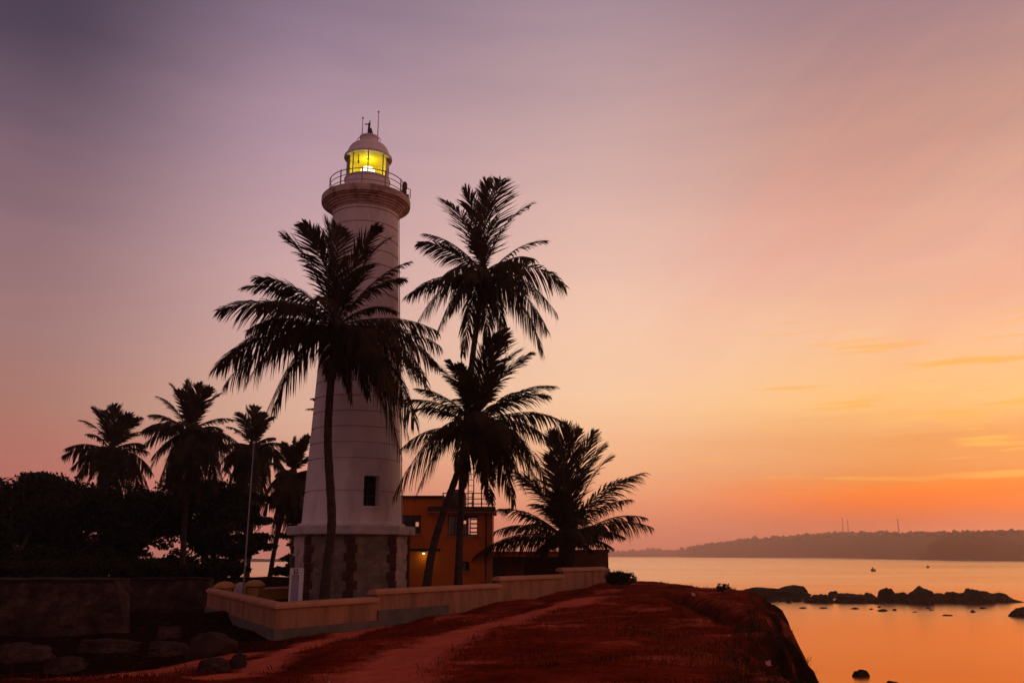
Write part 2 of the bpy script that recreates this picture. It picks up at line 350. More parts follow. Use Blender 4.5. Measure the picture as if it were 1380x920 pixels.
GULLY = np.array([hit(895, 799), hit(925, 806), hit(960, 818), hit(985, 828), hit(1003, 838)])
xs = np.concatenate([np.arange(-130, -32, 2.0), np.arange(-32, -12, .4), np.arange(-12, 13, .17), np.arange(13, 16, .5)])
ys = [-14.0]
while ys[-1] < 108: ys.append(ys[-1]+max(.13, min(1.0, .011*abs(ys[-1]))) if ys[-1] > 5 else ys[-1]+.8)
ys = np.array(ys)
GX, GY = np.meshgrid(xs, ys); P = np.stack([GX.ravel(), GY.ravel()], 1)
GZ = height(P)
# worn bare tracks
def track(px, wid):
    poly = np.array([hit(u, v) for u, v in px]); d, _ = seg_dist(P, poly)
    return np.clip(1.5-(d+.25*vnoise(P, .8, 31))/wid, 0, 1)
bare = np.maximum.reduce([
    track([(300, 914), (360, 890), (419, 869), (470, 853), (515, 841), (570, 826), (616, 815), (680, 803), (740, 794)], .55),
    track([(505, 919), (540, 893), (590, 868), (650, 845), (715, 826), (770, 814), (812, 805)], .78)*.95,
    track([(945, 797), (975, 812), (1005, 835)], .3)*.35,
    track([(110, 917), (190, 905), (260, 893), (320, 880)], .8)*.8,
    track([(10, 918), (110, 917)], .6)*.5])
nx, ny = len(xs), len(ys)
idx = np.arange(nx*ny).reshape(ny, nx)
faces = np.stack([idx[:-1, :-1].ravel(), idx[:-1, 1:].ravel(), idx[1:, 1:].ravel(), idx[1:, :-1].ravel()], 1)
m, nt2, bs = new_mat('laterite_ground'); L2 = nt2.links
at_ = N(nt2, 'ShaderNodeAttribute'); at_.attribute_name = 'bare'
tcg = N(nt2, 'ShaderNodeTexCoord')
def nz(scale, det=6, rough=.6):
    n = N(nt2, 'ShaderNodeTexNoise'); n.inputs['Scale'].default_value = scale; n.inputs['Detail'].default_value = det; n.inputs['Roughness'].default_value = rough
    L2.new(tcg.outputs['Object'], n.inputs['Vector']); return n.outputs['Fac']
def mixc(f, a, b):
    n = N(nt2, 'ShaderNodeMix', data_type='RGBA')
    for s, x in (('Factor', f), ('A', a), ('B', b)):
        if isinstance(x, (tuple, float)): n.inputs[s].default_value = x
        else: L2.new(x, n.inputs[s])
    return n.outputs['Result']
def mr(x, lo, hi):
    n = N(nt2, 'ShaderNodeMapRange'); L2.new(x, n.inputs['Value']); n.inputs['From Min'].default_value = lo; n.inputs['From Max'].default_value = hi; return n.outputs['Result']
turf = mixc(mr(nz(.7), .35, .65), (.12, .013, .005, 1), (.34, .040, .015, 1))
turf = mixc(mr(nz(6, 8, .7), .5, .7), turf, (.035, .006, .003, 1))
soil = mixc(mr(nz(1.3), .3, .7), (.52, .092, .052, 1), (.68, .14, .08, 1))
wat = N(nt2, 'ShaderNodeAttribute'); wat.attribute_name = 'shade_grass'  # mask for dark grass and for shade painted into the ground colour
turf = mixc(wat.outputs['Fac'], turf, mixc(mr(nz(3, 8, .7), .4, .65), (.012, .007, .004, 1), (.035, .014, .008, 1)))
soil = mixc(mr(nz(14, 6, .7), .55, .75), soil, (.22, .045, .03, 1))
mth = N(nt2, 'ShaderNodeMath', operation='ADD'); L2.new(at_.outputs['Fac'], mth.inputs[0])
ms = N(nt2, 'ShaderNodeMath', operation='MULTIPLY_ADD'); L2.new(nz(2.6, 8, .7), ms.inputs[0]); ms.inputs[1].default_value = 1.5; ms.inputs[2].default_value = -.75; L2.new(ms.outputs[0], mth.inputs[1])
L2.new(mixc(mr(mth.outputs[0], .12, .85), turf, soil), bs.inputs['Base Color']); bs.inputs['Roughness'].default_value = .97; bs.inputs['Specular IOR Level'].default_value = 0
bp = N(nt2, 'ShaderNodeBump'); bp.inputs['Strength'].default_value = .9; bp.inputs['Distance'].default_value = .09; L2.new(nz(5, 10, .75), bp.inputs['Height']); L2.new(bp.outputs['Normal'], bs.inputs['Normal'])
M['ground'] = m
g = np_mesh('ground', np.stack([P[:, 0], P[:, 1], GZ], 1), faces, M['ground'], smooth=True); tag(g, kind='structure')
wv_ = np.clip((-P[:, 0]-3.5-.08*(P[:, 1]-15))/3.0+.5*vnoise(P, .6, 77), 0, 1)*np.clip((P[:, 1]-12)/4, 0, 1)  # lower-left ground: dark grass, with shade painted over it
gd, _ = seg_dist(P, GULLY); wv_ = np.maximum(wv_, np.exp(-(gd/.55)**2)); cd_, cs_ = seg_dist(P, COAST); wv_ = np.maximum(wv_, np.clip(.75-cd_*cs_*1.1+.5*vnoise(P, 1.3, 71), 0, 1))  # shade painted along the gully and down the cliff face
a = g.data.attributes.new('shade_grass', 'FLOAT', 'POINT'); a.data.foreach_set('value', wv_.astype(np.float32))
bare = np.maximum(bare, np.clip(vnoise(P, .55, 91)*1.3+.5*vnoise(P, 2.1, 93)-.12, 0, .62)*(P[:, 0] > -3-.0*P[:, 1]))
bare = bare*(1-np.exp(-(gd/.6)**2))
a = g.data.attributes.new('bare', 'FLOAT', 'POINT'); a.data.foreach_set('value', bare.astype(np.float32))

# ------------------------------------------------------------------ sea
m, nt2, bs = new_mat('calm_sea'); L2 = nt2.links
tcg = N(nt2, 'ShaderNodeTexCoord')
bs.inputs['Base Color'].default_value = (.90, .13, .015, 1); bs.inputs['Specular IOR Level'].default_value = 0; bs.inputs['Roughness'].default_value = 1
gs = N(nt2, 'ShaderNodeBsdfGlossy'); gs.distribution = 'MULTI_GGX'
frs = N(nt2, 'ShaderNodeFresnel'); frs.inputs['IOR'].default_value = 1.9
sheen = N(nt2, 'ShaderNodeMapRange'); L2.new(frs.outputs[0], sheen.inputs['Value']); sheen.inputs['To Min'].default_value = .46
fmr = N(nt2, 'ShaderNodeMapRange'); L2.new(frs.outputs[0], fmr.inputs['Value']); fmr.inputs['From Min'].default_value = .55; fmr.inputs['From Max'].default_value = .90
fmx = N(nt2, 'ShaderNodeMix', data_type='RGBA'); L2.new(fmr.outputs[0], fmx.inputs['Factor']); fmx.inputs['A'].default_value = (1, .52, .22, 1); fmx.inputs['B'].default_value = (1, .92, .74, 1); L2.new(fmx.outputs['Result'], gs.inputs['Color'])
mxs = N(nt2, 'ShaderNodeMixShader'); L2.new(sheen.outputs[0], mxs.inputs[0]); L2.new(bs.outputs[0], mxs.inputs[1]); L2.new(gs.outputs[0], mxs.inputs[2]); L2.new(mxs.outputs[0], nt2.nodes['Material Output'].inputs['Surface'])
mpw = N(nt2, 'ShaderNodeMapping'); mpw.inputs['Scale'].default_value = (.006, .03, 1); L2.new(tcg.outputs['Object'], mpw.inputs['Vector'])
nw = N(nt2, 'ShaderNodeTexNoise'); nw.inputs['Scale'].default_value = 1; nw.inputs['Detail'].default_value = 5; L2.new(mpw.outputs['Vector'], nw.inputs['Vector'])
mrr = N(nt2, 'ShaderNodeMapRange'); L2.new(nw.outputs['Fac'], mrr.inputs['Value']); mrr.inputs['From Min'].default_value = .35; mrr.inputs['From Max'].default_value = .7; mrr.inputs['To Min'].default_value = .15; mrr.inputs['To Max'].default_value = .25
L2.new(mrr.outputs['Result'], gs.inputs['Roughness'])
mpb = N(nt2, 'ShaderNodeMapping'); mpb.inputs['Scale'].default_value = (.12, .4, 1); L2.new(tcg.outputs['Object'], mpb.inputs['Vector'])
nb = N(nt2, 'ShaderNodeTexNoise'); nb.inputs['Scale'].default_value = 1; nb.inputs['Detail'].default_value = 3; L2.new(mpb.outputs['Vector'], nb.inputs['Vector'])
bp = N(nt2, 'ShaderNodeBump'); bp.inputs['Strength'].default_value = .05; bp.inputs['Distance'].default_value = .12; L2.new(nb.outputs['Fac'], bp.inputs['Height']); L2.new(bp.outputs['Normal'], gs.inputs['Normal'])
M['sea'] = m
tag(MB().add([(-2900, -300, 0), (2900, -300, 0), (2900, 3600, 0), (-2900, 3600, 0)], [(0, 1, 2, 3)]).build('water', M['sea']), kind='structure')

# ------------------------------------------------------------------ far land
def ridge(name, prof, YY, depth, seed, amp):
    YF = YY if callable(YY) else (lambda u: YY)
    us = np.linspace(prof[0][0], prof[-1][0], 160); vs = np.interp(us, [p[0] for p in prof], [p[1] for p in prof])
    rows = []
    for k in range(13):
        t = k/12; env = math.sin(PI*min(1, t*1.15+.02))**.55 if t < .86 else math.sin(PI*min(1, t*1.15+.02) if t*1.15 < 1 else PI)*.0
        row = []
        for u, v in zip(us, vs):
            Y = YF(u); p = at(u, v, Y); e = max(0, min(1, math.sin(PI*min(.999, t+.001))**.6))
            yy = Y-depth*.5+depth*t+14*noise.noise((u*.02, seed, t*3))
            z = max(0, p.z)*e*(1+amp*noise.noise((u*.035, t*4, seed)))-1
            row.append((p.x*(1+(yy-Y)/Y*.0), yy, z))
        rows.append(row)
    o = MB().rings(rows, closed=False).build(name, M['hillsoil'], smooth=True); tag(o, kind='structure')
    return us, vs, rows
def blobs(pts, seed):
    bm = bmesh.new(); bmesh.ops.create_icosphere(bm, subdivisions=2, radius=1); bv = np.array([v.co[:] for v in bm.verts]); bf = np.array([[v.index for v in f.verts] for f in bm.faces]); bm.free()
    V = []; Fc = []; r = np.random.default_rng(seed)
    for i, (x, y, z, s) in enumerate(pts):
        jit = 1+r.uniform(-.28, .28, (len(bv), 1)); V.append(bv*jit*np.array([s*r.uniform(.7, 1.2), s, s*r.uniform(.7, 1.3)])+np.array([x, y, z])); Fc.append(bf+i*len(bv))
    return np.concatenate(V), np.concatenate(Fc)
PROF_R = [(908, 755), (916, 747), (924, 741.5), (936, 737.5), (965, 733), (1005, 729), (1050, 725), (1100, 721), (1140, 719), (1200, 718), (1260, 719), (1310, 717), (1360, 717), (1420, 715), (1600, 718), (1900, 735), (2000, 749)]
HYF = lambda u: 3250-2150*max(0, min(1, (u-905)/395))**.8
us, vs, rows = ridge('hill', PROF_R, HYF, 260, 3.0, .05)
pts = []
for i in range(2200):
    k = random.choice((4, 5, 6, 6, 6, 7)); j = random.randrange(2, 158); x, y, z = rows[k][j]
    if z < 6: continue
    s = random.uniform(1.6, 3.0)*(1.0 if random.random() < .92 else 1.6)*y/1300; pts.append((x+random.uniform(-10, 10), y+random.uniform(-8, 8), z-s*random.uniform(-.55, .4), s))
V, Fc = blobs(pts, 4)
tag(np_mesh('forest', V, Fc, M['forest'], smooth=True), 'dark hazy woods covering the long far hill across the bay', 'forest', kind='stuff')
us, vs, rows2 = ridge('headland', [(780, 749), (815, 745), (840, 743), (865, 742), (880, 739), (892, 742), (920, 743), (1000, 744), (1100, 748)], 3480, 160, 8.0, .15)
pts = [(rows2[6][j][0], rows2[6][j][1], rows2[6][j][2]+1, random.uniform(4, 8)) for j in range(6, 150, 2)]
V, Fc = blobs(pts, 5)
tag(np_mesh('forest', V, Fc, M['forest'], smooth=True), 'faint strip of trees on the most distant low headland', 'forest', kind='stuff')
ridge('shore', [(150, 753), (230, 751), (300, 750), (350, 751), (400, 752), (450, 752), (520, 756)], 900, 80, 12.0, .2)
for i, (u, vt, wd) in enumerate([(1137, 696, 2.0), (1144, 700, 2.8), (1212, 699, 2.0)]):
    MY = HYF(u); b = at(u, 722, MY); t = at(u, vt, MY); mb = MB()
    hgt = t.z-b.z+6; z0 = b.z-6
    for sx in (-1, 1):
        for sy in (-1, 1): mb.tube([(b.x+sx*wd*.5, MY+sy*wd*.5, z0), (b.x+sx*wd*.2, MY+sy*wd*.2, z0+hgt)], .14, 4)
    for k in range(14):
        f0 = k/14; f1 = (k+1)/14; w0 = wd*(.5-.3*f0); w1 = wd*(.5-.3*f1)
        for sy in (-1, 1):
            mb.tube([(b.x-w0, MY+sy*w0, z0+hgt*f0), (b.x+w1, MY+sy*w1, z0+hgt*f1)], .1, 4); mb.tube([(b.x+w0, MY+sy*w0, z0+hgt*f0), (b.x-w1, MY+sy*w1, z0+hgt*f1)], .1, 4)
    lab = ['tall thin lattice mast, left one of the close pair on the far hill', 'wider shorter lattice mast, right one of the close pair on the far hill', 'lone thin lattice mast standing apart on the far hill'][i]
    tag(mb.build('radio_mast', M['darkmetal'], origin=(b.x, MY, z0)), lab, 'radio mast', 'masts on the far hill')

# ------------------------------------------------------------------ lighthouse
LX, LY = xat(472, 760, 46), 46.0
BASE = H(LX, LY)-.1
def zl(v, Y=LY): return zat(v, Y)
lh = empty('lighthouse', (LX, LY, 3.9), 'tall white round lighthouse with a lit yellow lantern on a stone octagon base', 'lighthouse')
A0 = math.atan2(-LY, -LX)               # towards the camera
RO = 3.02
zs0, zs1 = zl(722, LY), zl(709.5, LY)
oc = lambda r, k: (LX+r*math.cos(A0+k*PI/4), LY+r*math.sin(A0+k*PI/4))
for k in range(8):
    a_, b_ = oc(RO, k), oc(RO, k+1); ai, bi = oc(RO-.5, k), oc(RO-.5, k+1)
    mb = MB().prism([ai, a_, b_, bi], 3.0, zs0)
    mb.build('stone_panel', M['panel'] if k in (0, 7) else M['panel_sidelit'], lh)  # faces turned from the camera get the stone with painted side glow
for k in range(8):
    mb = MB(); c0 = Vector((*oc(RO+.06, k), 0)); pa = Vector((*oc(RO+.06, k-1), 0)); pb = Vector((*oc(RO+.06, k+1), 0)); ctr = Vector((LX, LY, 0))
    z = 3.1; i = 0; da = (pa-c0).normalized(); db = (pb-c0).normalized()
    while z < zs0-.05:
        hgt = min(.40+.05*random.random(), zs0-.004-z); la, lb = ((.36, .22), (.22, .36))[i % 2]; la += random.uniform(-.03, .03); lb += random.uniform(-.03, .03)
        inn = (ctr-c0).normalized()
        j = random.uniform(-.012, .012); cc = c0+inn*j
        poly = [cc+da*la+inn*.14, cc+da*la, cc, cc+db*lb, cc+db*lb+inn*.14, cc+inn*.25]
        mb.prism([(p.x, p.y) for p in poly], z+.008, z+hgt-.008, .02); z += hgt; i += 1
    mb.build('quoin', M['quoin'], lh)
mb = MB()
mb.lathe(LX, LY, [(2.4, zs0), (3.05*1.02, zs0), (3.3, zs0+.03), (3.34, zs0+.08), (3.34, zs1-.06), (3.3, zs1), (2.5, zs1+.004)], 8, A0)
mb.build('plinth_slab', M['slab'], lh)
# shaft with course joints and a deep window
zt0, zt1 = zs1-.01, zl(289)
rad = lambda z: 1.86+(2.60-1.86)*((zt1-z)/(zt1-zt0))**1.12
wz0, wz1 = zl(681, LY-2.4), zl(640, LY-2.4)
rws = [(2.78, zt0), (2.78, zt0+.12), (rad(zt0+.14)+.04, zt0+.16)]
z = zt0+.2; ch = .82; zz = [zt0+.2]
joints = []
q = zt0+.9
while q < zt1-.3: joints.append(q); q += ch
prof = [(rad(zt0+.2), zt0+.2)]
events = sorted([(j, 'j') for j in joints if abs(j-wz0) > .12 and abs(j-wz1) > .12]+[(wz0, 'w'), (wz1, 'w')])
for zv, kd in events:
    if kd == 'w': prof.append((rad(zv), zv))
    else: prof += [(rad(zv-.045), zv-.045), (rad(zv)-.07, zv-.03), (rad(zv)-.07, zv+.03), (rad(zv+.045), zv+.045)]
prof.append((rad(zt1), zt1))
SEG = 128; wc = A0+R(21.5); wk = 3.5
a00 = wc-wk*2*PI/SEG   # window spans columns 0..7
mb = MB(); prof = rws+prof
n0 = 0; vsl = [(LX+r*math.cos(a00+2*PI*k/SEG), LY+r*math.sin(a00+2*PI*k/SEG), zv) for r, zv in prof for k in range(SEG)]
fs = []
for i in range(len(prof)-1):
    inw = prof[i][1] >= wz0-1e-6 and prof[i+1][1] <= wz1+1e-6
    for k in range(SEG):
        if inw and k < 7: continue
        aa = i*SEG+k; bb = i*SEG+(k+1) % SEG; fs.append((aa, bb, bb+SEG, aa+SEG))
mb.add(vsl, fs)
wd = Vector((math.cos(wc), math.sin(wc), 0)); wt = Vector((-wd.y, wd.x, 0)); cl = Vector((LX, LY, 0))
def wring(z): return [Vector((LX+rad(z)*math.cos(a00+2*PI*k/SEG), LY+rad(z)*math.sin(a00+2*PI*k/SEG), z)) for k in range(8)]
zr = [wz0]+[p[1] for p in prof if wz0+1e-4 < p[1] < wz1-1e-4]+[wz1]
DEP = .62
back = lambda p: Vector(cl+wt*((p-cl).dot(wt))*.94+wd*(rad(wz0)-DEP)+Vector((0, 0, p.z-(p-cl).z if False else 0)))
def bk(p): q = cl+wt*((Vector((p.x, p.y, 0))-cl).dot(wt)*.94)+wd*(rad(wz0)-DEP); return Vector((q.x, q.y, p.z))
bot, top = wring(wz0), wring(wz1)
for ringp, flip in ((bot, 0), (top, 1)):
    for k in range(7): mb.add([ringp[k], ringp[k+1], bk(ringp[k+1]), bk(ringp[k])], [(0, 1, 2, 3)])
pr = dict((p[1], p[0]) for p in prof)
for k in (0, 7):
    col = [Vector((LX+pr[zv]*math.cos(a00+2*PI*k/SEG), LY+pr[zv]*math.sin(a00+2*PI*k/SEG), zv)) for zv in zr]
    for i in range(len(col)-1): mb.add([col[i], col[i+1], bk(col[i+1]), bk(col[i])], [(0, 1, 2, 3)])
mb.build('tower_shaft', M['white'], lh, smooth=28)
win = MB().add([bk(bot[0])-wd*.003, bk(bot[7])-wd*.003, bk(top[7])-wd*.003, bk(top[0])-wd*.003], [(0, 1, 2, 3)]).build('window', M['dark'], lh)
fm = MB(); q0, q1, q2, q3 = [x+wd*.05 for x in (bk(bot[0]), bk(bot[7]), bk(top[7]), bk(top[0]))]
for a_, b_ in ((q0, q1), (q1, q2), (q2, q3), (q3, q0), ((q0+q1)/2, (q2+q3)/2), ((q0*2+q3)/3, (q1*2+q2)/3), ((q0+q3*2)/3, (q1+q2*2)/3)): fm.tube([a_, b_], .03, 4)
fm.build('window_frame', M['darkmetal'], win)
fm = MB().add([bot[0]+wd*.0-Vector((0, 0, .09))-wt*.08+wd*.05], []) if False else MB()
ang = [a00+2*PI*(k-.8)/SEG for k in range(0, 10)]
fm.rings([[(LX+r*math.cos(t), LY+r*math.sin(t), z) for (r, z) in ((rad(wz0)-.02, wz0-.16), (rad(wz0)+.05, wz0-.16), (rad(wz0)+.05, wz0-.03), (rad(wz0)-.02, wz0-.01))] for t in ang], True)
fm.build('window_sill', M['white'], win)
# gallery
zg0, zg1 = zl(302), zl(262)
gz = lambda v: zl(v)
gv = lambda v: gz(279.5+(v-281)*.60)
prof = [(1.84, gv(302)), (1.90, gv(300)), (1.95, gv(296.5)), (2.04, gv(295.5)), (2.06, gv(292.5)), (2.15, gv(291.5)), (2.18, gv(288.5)), (2.28, gv(287.5)), (2.31, gv(284.5)), (2.42, gv(283.5)), (2.50, gv(281))]
prof = [(1.84+(r_-1.84)*.92, z_) for r_, z_ in prof]
MB().lathe(LX, LY, prof, 96).build('gallery_cornice', M['cornice'], lh, smooth=25)
MB().lathe(LX, LY, [(2.42, gz(279.5)+.004), (2.52, gz(279)), (2.54, gz(277)), (2.54, gz(271.5)), (2.50, gz(270.4)), (2.46, gz(270)), (1.0, gz(270)+.02)], 96).build('gallery_deck', M['cornice'], lh, smooth=25)
zd = gz(270)
# railing
RR = 2.12; zr1 = zd+1.02
rl = MB()
for kk, hgt in enumerate((.36, .70, 1.02)): rl.loop([(LX+RR*math.cos(2*PI*k/72), LY+RR*math.sin(2*PI*k/72), zd+hgt) for k in range(72)], .022 if kk < 2 else .028)
rl.build('railing', M['metal'], lh, smooth=True)
for k in range(10):
    t = A0+R(-80)+2*PI*k/10
    px, py = LX+RR*math.cos(t), LY+RR*math.sin(t)
    MB().tube([(px, py, zd-.02), (px, py, zr1+.06)], .04, 6).tube([(px, py, zd-.02), (px, py, zd+.05)], .09, 8).build('railing_post', M['metal'], lh, smooth=40)
# watch room drum, glazing, lens
zp = gz(243)
MB().lathe(LX, LY, [(1.28, zd), (1.28, zp-.16), (1.33, zp-.14), (1.33, zp-.04), (1.26, zp), (.2, zp+.01)], 64).build('lantern_drum', M['fresh'], lh, smooth=30)
ze = gz(215)
NP = 8; am = A0+R(0)
lan = MB()
gl_parts = []
RG = 1.20
for k in range(NP):
    t0, t1 = am+2*PI*k/NP, am+2*PI*(k+1)/NP
    arc = [t0+(t1-t0)*i/6 for i in range(7)]
    MB().rings([[(LX+RG*math.cos(t), LY+RG*math.sin(t), z) for t in arc] for z in (zp+.01, ze)], closed=False).build('lantern_pane', M['glass'], lh, smooth=True)
    MB().tube([(LX+RG*math.cos(t0), LY+RG*math.sin(t0), zp-.01), (LX+RG*math.cos(t0), LY+RG*math.sin(t0), ze+.05)], .035, 6).build('glazing_bar', M['metal'], lh)
arc = [A0+PI-R(112)+R(224)*i/40 for i in range(41)]
MB().rings([[(LX+1.10*math.cos(t), LY+1.10*math.sin(t), z) for t in arc] for z in (zp+.02, ze)], closed=False).build('lantern_lining', M['yellow'], lh, smooth=True)
MB().lathe(LX, LY, [(.30, zp+.01), (.34, zp+.06), (.36, zp+.26), (.42, zp+.32), (.44, zp+.45), (.40, zp+.64), (.28, zp+.77), (.1, zp+.83), (.01, zp+.84)], 32).build('lens', M['lens'], lh, smooth=30)
mm = MB().tube([(LX-.45, LY-.6, ze-.35), (LX-.45, LY-.6, ze)], .03, 6); mm.lathe(LX-.45, LY-.6, [(.0, ze-.55), (.05, ze-.52), (.05, ze-.35), (0, ze-.33)], 10)
mm.build('lamp_gear', M['darkmetal'], lh)
rd = 1.36
zc = gz(195)
dome = [(1.16, ze-.02), (rd, ze-.05), (rd+.04, ze+.0), (rd+.03, ze+.1), (rd-.10, ze+.22)]
for i in range(1, 11):
    f = i/10; dome.append((.50+(rd-.14-.50)*math.cos(f*PI/2)**.9, ze+.22+(zc-ze-.22)*math.sin(f*PI/2)))
MB().lathe(LX, LY, dome, 64).build('dome', M['fresh'], lh, smooth=35)
MB().lathe(LX, LY, [(.1, ze+.02), (1.15, ze-.012)], 48).build('dome_ceiling', M['yellow'], lh)
zv = gz(185.5)
MB().lathe(LX, LY, [(.44, zc-.05), (.44, zc+.06), (.50, zc+.08), (.50, zv-.1), (.56, zv-.08), (.56, zv), (.4, zv+.06), (0, zv+.1)], 40).build('ventilator', M['fresh'], lh, smooth=35)
for sgn in (-1, 1):
    cxx = LX+sgn*.55
    MB().loop([(cxx+.13*math.cos(2*PI*k/20), LY-.1+.02*math.sin(2*PI*k/20), zc+.22+.2*math.sin(2*PI*k/20)) for k in range(20)], .02, 5).build('handhold', M['metal'], lh)
vn = MB().tube([(LX, LY, zv), (LX, LY, gz(169)+.3)], .035, 6)
vn.rings([[(LX+dx, LY+dy, z) for dx, dy in ((-.13, 0), (.02, -.03), (.26, 0), (.02, .03))] for z in (zv+.1,)]+[[(LX+dx-.02, LY+dy, zv+.62) for dx, dy in ((-.09, 0), (.02, -.03), (.13, 0), (.02, .03))]], True)
vn.rings([[(LX+dx-.06, LY+dy, zv+.62) for dx, dy in ((-.05, 0), (.02, -.03), (.09, 0), (.02, .03))], [(LX-.04+dx, LY+dy, zv+.95) for dx, dy in ((-.05, 0), (0, -.03), (.05, 0), (0, .03))]], True)
vn.box(LX-.3, LX+.05, LY-.015, LY+.015, zv+.84, zv+.9)
vn.build('weather_vane', M['darkmetal'], lh)
for u_, vt in ((488, 160), (509, 152)):
    p0 = at(u_, 184, LY); p1 = at(u_, vt, LY)
    mb = MB().tube([(p0.x, LY, zv-.4), (p0.x, LY, p1.z)], [.035, .018], 6); mb.lathe(p0.x, LY, [(0, p1.z+.12), (.05, p1.z+.08), (.05, p1.z), (0, p1.z-.02)], 8)
    mb.tube([(p0.x, LY, zv-.3), (LX+(.5 if p0.x > LX else -.5), LY, zv-.3)], .025, 5)
    mb.build('aerial', M['metal'], lh)
# foghorn / fixture on the gallery
t = A0+R(82); px, py = LX+(RR+.06)*math.cos(t), LY+(RR+.06)*math.sin(t)
mb = MB().tube([(px, py, zd), (px, py, zd+.75)], .05, 6)
mb.lathe(px, py, [(0, zd+.35), (.13, zd+.36), (.13, zd+.62), (.07, zd+.68), (.15, zd+.74), (.15, zd+1.05), (.09, zd+1.18), (0, zd+1.22)], 14)
mb.box(px+.08, px+.26, py-.08, py+.08, zd+.2, zd+.38); mb.box(px-.26, px-.08, py-.08, py+.08, zd+.5, zd+.66)
mb.tube([(px+.2, py, zd-.1), (px+.34, py, zd+.2), (px+.34, py, zd+.7), (px+.15, py, zd+.8)], .025, 5)
mb.build('gallery_light', M['rust'], lh, smooth=30)
# drain pipe / lightning strip on the sunset side
t = A0+R(83)
pts = [(LX+(rad(z_)+.05)*math.cos(t), LY+(rad(z_)+.05)*math.sin(t), z_) for z_ in np.linspace(zt0+.2, zt1, 20)]
MB().tube(pts, .03, 5).build('conductor', M['metal'], lh)
# small dark box on the left face of the plinth
p = at(397.5, 757, LY-.35); MB().box(p.x-.11, p.x+.13, p.y-.75, p.y-.3, p.z-.3, p.z+.3, .02).build('meter_box', M['darkmetal'], lh)
pl = bpy.data.lights.new('lantern_light', 'POINT'); pl.energy = 11; pl.color = (1, .86, .35); pl.shadow_soft_size = .12
po = bpy.data.objects.new('lantern_light', pl); C.objects.link(po); po.location = (LX, LY, zp+1.0)

# ------------------------------------------------------------------ boundary wall
def plan_at(u, A, B, v=800):
    lo, hi = 0.0, 1.0
    for _ in range(40):
        t = (lo+hi)/2; p = A.lerp(B, t); s = p.y*CT+(CAM_Z*0+(4.4-CAM_Z))*ST
        uu = 690+F*p.x/s
        if uu < u: lo = t
        else: hi = t
    return A.lerp(B, lo)
WC = Vector((xat(375, 840, 30), 30, 0)); WE = Vector((xat(813, 775, 50), 50, 0)); WL = Vector((xat(283, 810, 43), 43, 0))
P1, P2, P3 = plan_at(505, WC, WE), plan_at(671, WC, WE), plan_at(756, WC, WE)
def wall_strip(mb, pts, ztop, zbot, th, inset=0.0):
    # pts: list of plan vectors, a strip of thickness th centred on the line, mitred
    L_, R_ = [], []
    for i, p in enumerate(pts):
        d0 = (pts[i]-pts[i-1]).normalized() if i > 0 else None; d1 = (pts[i+1]-pts[i]).normalized() if i < len(pts)-1 else None
        d = (d0+d1).normalized() if d0 is not None and d1 is not None else (d0 or d1)
        n = Vector((-d.y, d.x, 0)); k = 1/max(.4, n.dot(Vector((-(d0 or d1).y, (d0 or d1).x, 0))))
        L_.append(p+n*th/2*k); R_.append(p-n*th/2*k)
    rs = []
    for l, r in zip(L_, R_):
        rs.append([(r.x, r.y, zbot), (l.x, l.y, zbot), (l.x, l.y, ztop), (r.x, r.y, ztop)])
    mb.rings(rs, True); return mb
def coping_strip(mb, pts, z, wdt=.46, hgt=.2):
    secs = []
    pr_ = [(-wdt/2, 0), (-wdt/2, hgt*.45), (-wdt*.40, hgt*.72), (-wdt*.2, hgt*.95), (0, hgt), (wdt*.2, hgt*.95), (wdt*.40, hgt*.72), (wdt/2, hgt*.45), (wdt/2, 0)]
    for i, p in enumerate(pts):
        d0 = (pts[i]-pts[i-1]).normalized() if i > 0 else None; d1 = (pts[i+1]-pts[i]).normalized() if i < len(pts)-1 else None
        d = (d0+d1).normalized() if d0 is not None and d1 is not None else (d0 or d1)
        n = Vector((-d.y, d.x, 0)); k = 1/max(.4, n.dot(Vector((-(d0 or d1).y, (d0 or d1).x, 0))))
        secs.append([(p.x+n.x*x*k, p.y+n.y*x*k, z+y) for x, y in pr_])
    mb.rings(secs, True); return mb
def dense(a, b, n): return [a.lerp(b, i/n) for i in range(n+1)]
bw = empty('boundary_wall', (WC.x, WC.y, 3.4), 'long low buff plastered wall stepping up the slope in front of the lighthouse', 'wall')
z1 = zat(812.5, 30-.1)-.0; z1b = zat(804.5, P1.y); z2 = zat(790, (P1.y+P2.y)/2); z3 = zat(775.5, (P2.y+P3.y)/2); z4 = zat(764.5, (P3.y+50)/2)
print('wall tops', z1, z1b, z2, z3, z4, 'Y', P1.y, P2.y, P3.y, 'base', BASE, 'slab', zs0, 'top', zc)
z1 = (z1+z1b)/2
body, cop, foot = MB(), MB(), MB()
e = (WE-WC).normalized()
segs = [([WL, WC, P1], z1), ([P1+e*.002, P2], z2), ([P2+e*.002, P3], z3), ([P3+e*.002, WE], z4)]
for pts, zt in segs:
    wall_strip(body, pts, zt-.17, 2.6, .30)
    cp_ = list(pts)
    if pts[0] is not WL: cp_[0] = cp_[0]-e*.16
    coping_strip(cop, cp_, zt-.165)
wall_strip(foot, [WL, WC, P1], 3.62, 2.5, .42); wall_strip(foot, [P1+e*.004, plan_at(600, WC, WE)], 3.98, 2.5, .42)
body.build('wall_body', M['cream'], bw); cop.build('coping', M['coping'], bw, smooth=40); foot.build('footing', M['footing'], bw)
# pale end pier
q = WE+e*.2
MB().box(q.x-.12, q.x+.28, q.y-.2, q.y+.2, 3.6, z4-.06, .03).build('end_pier', M['slab'], bw)
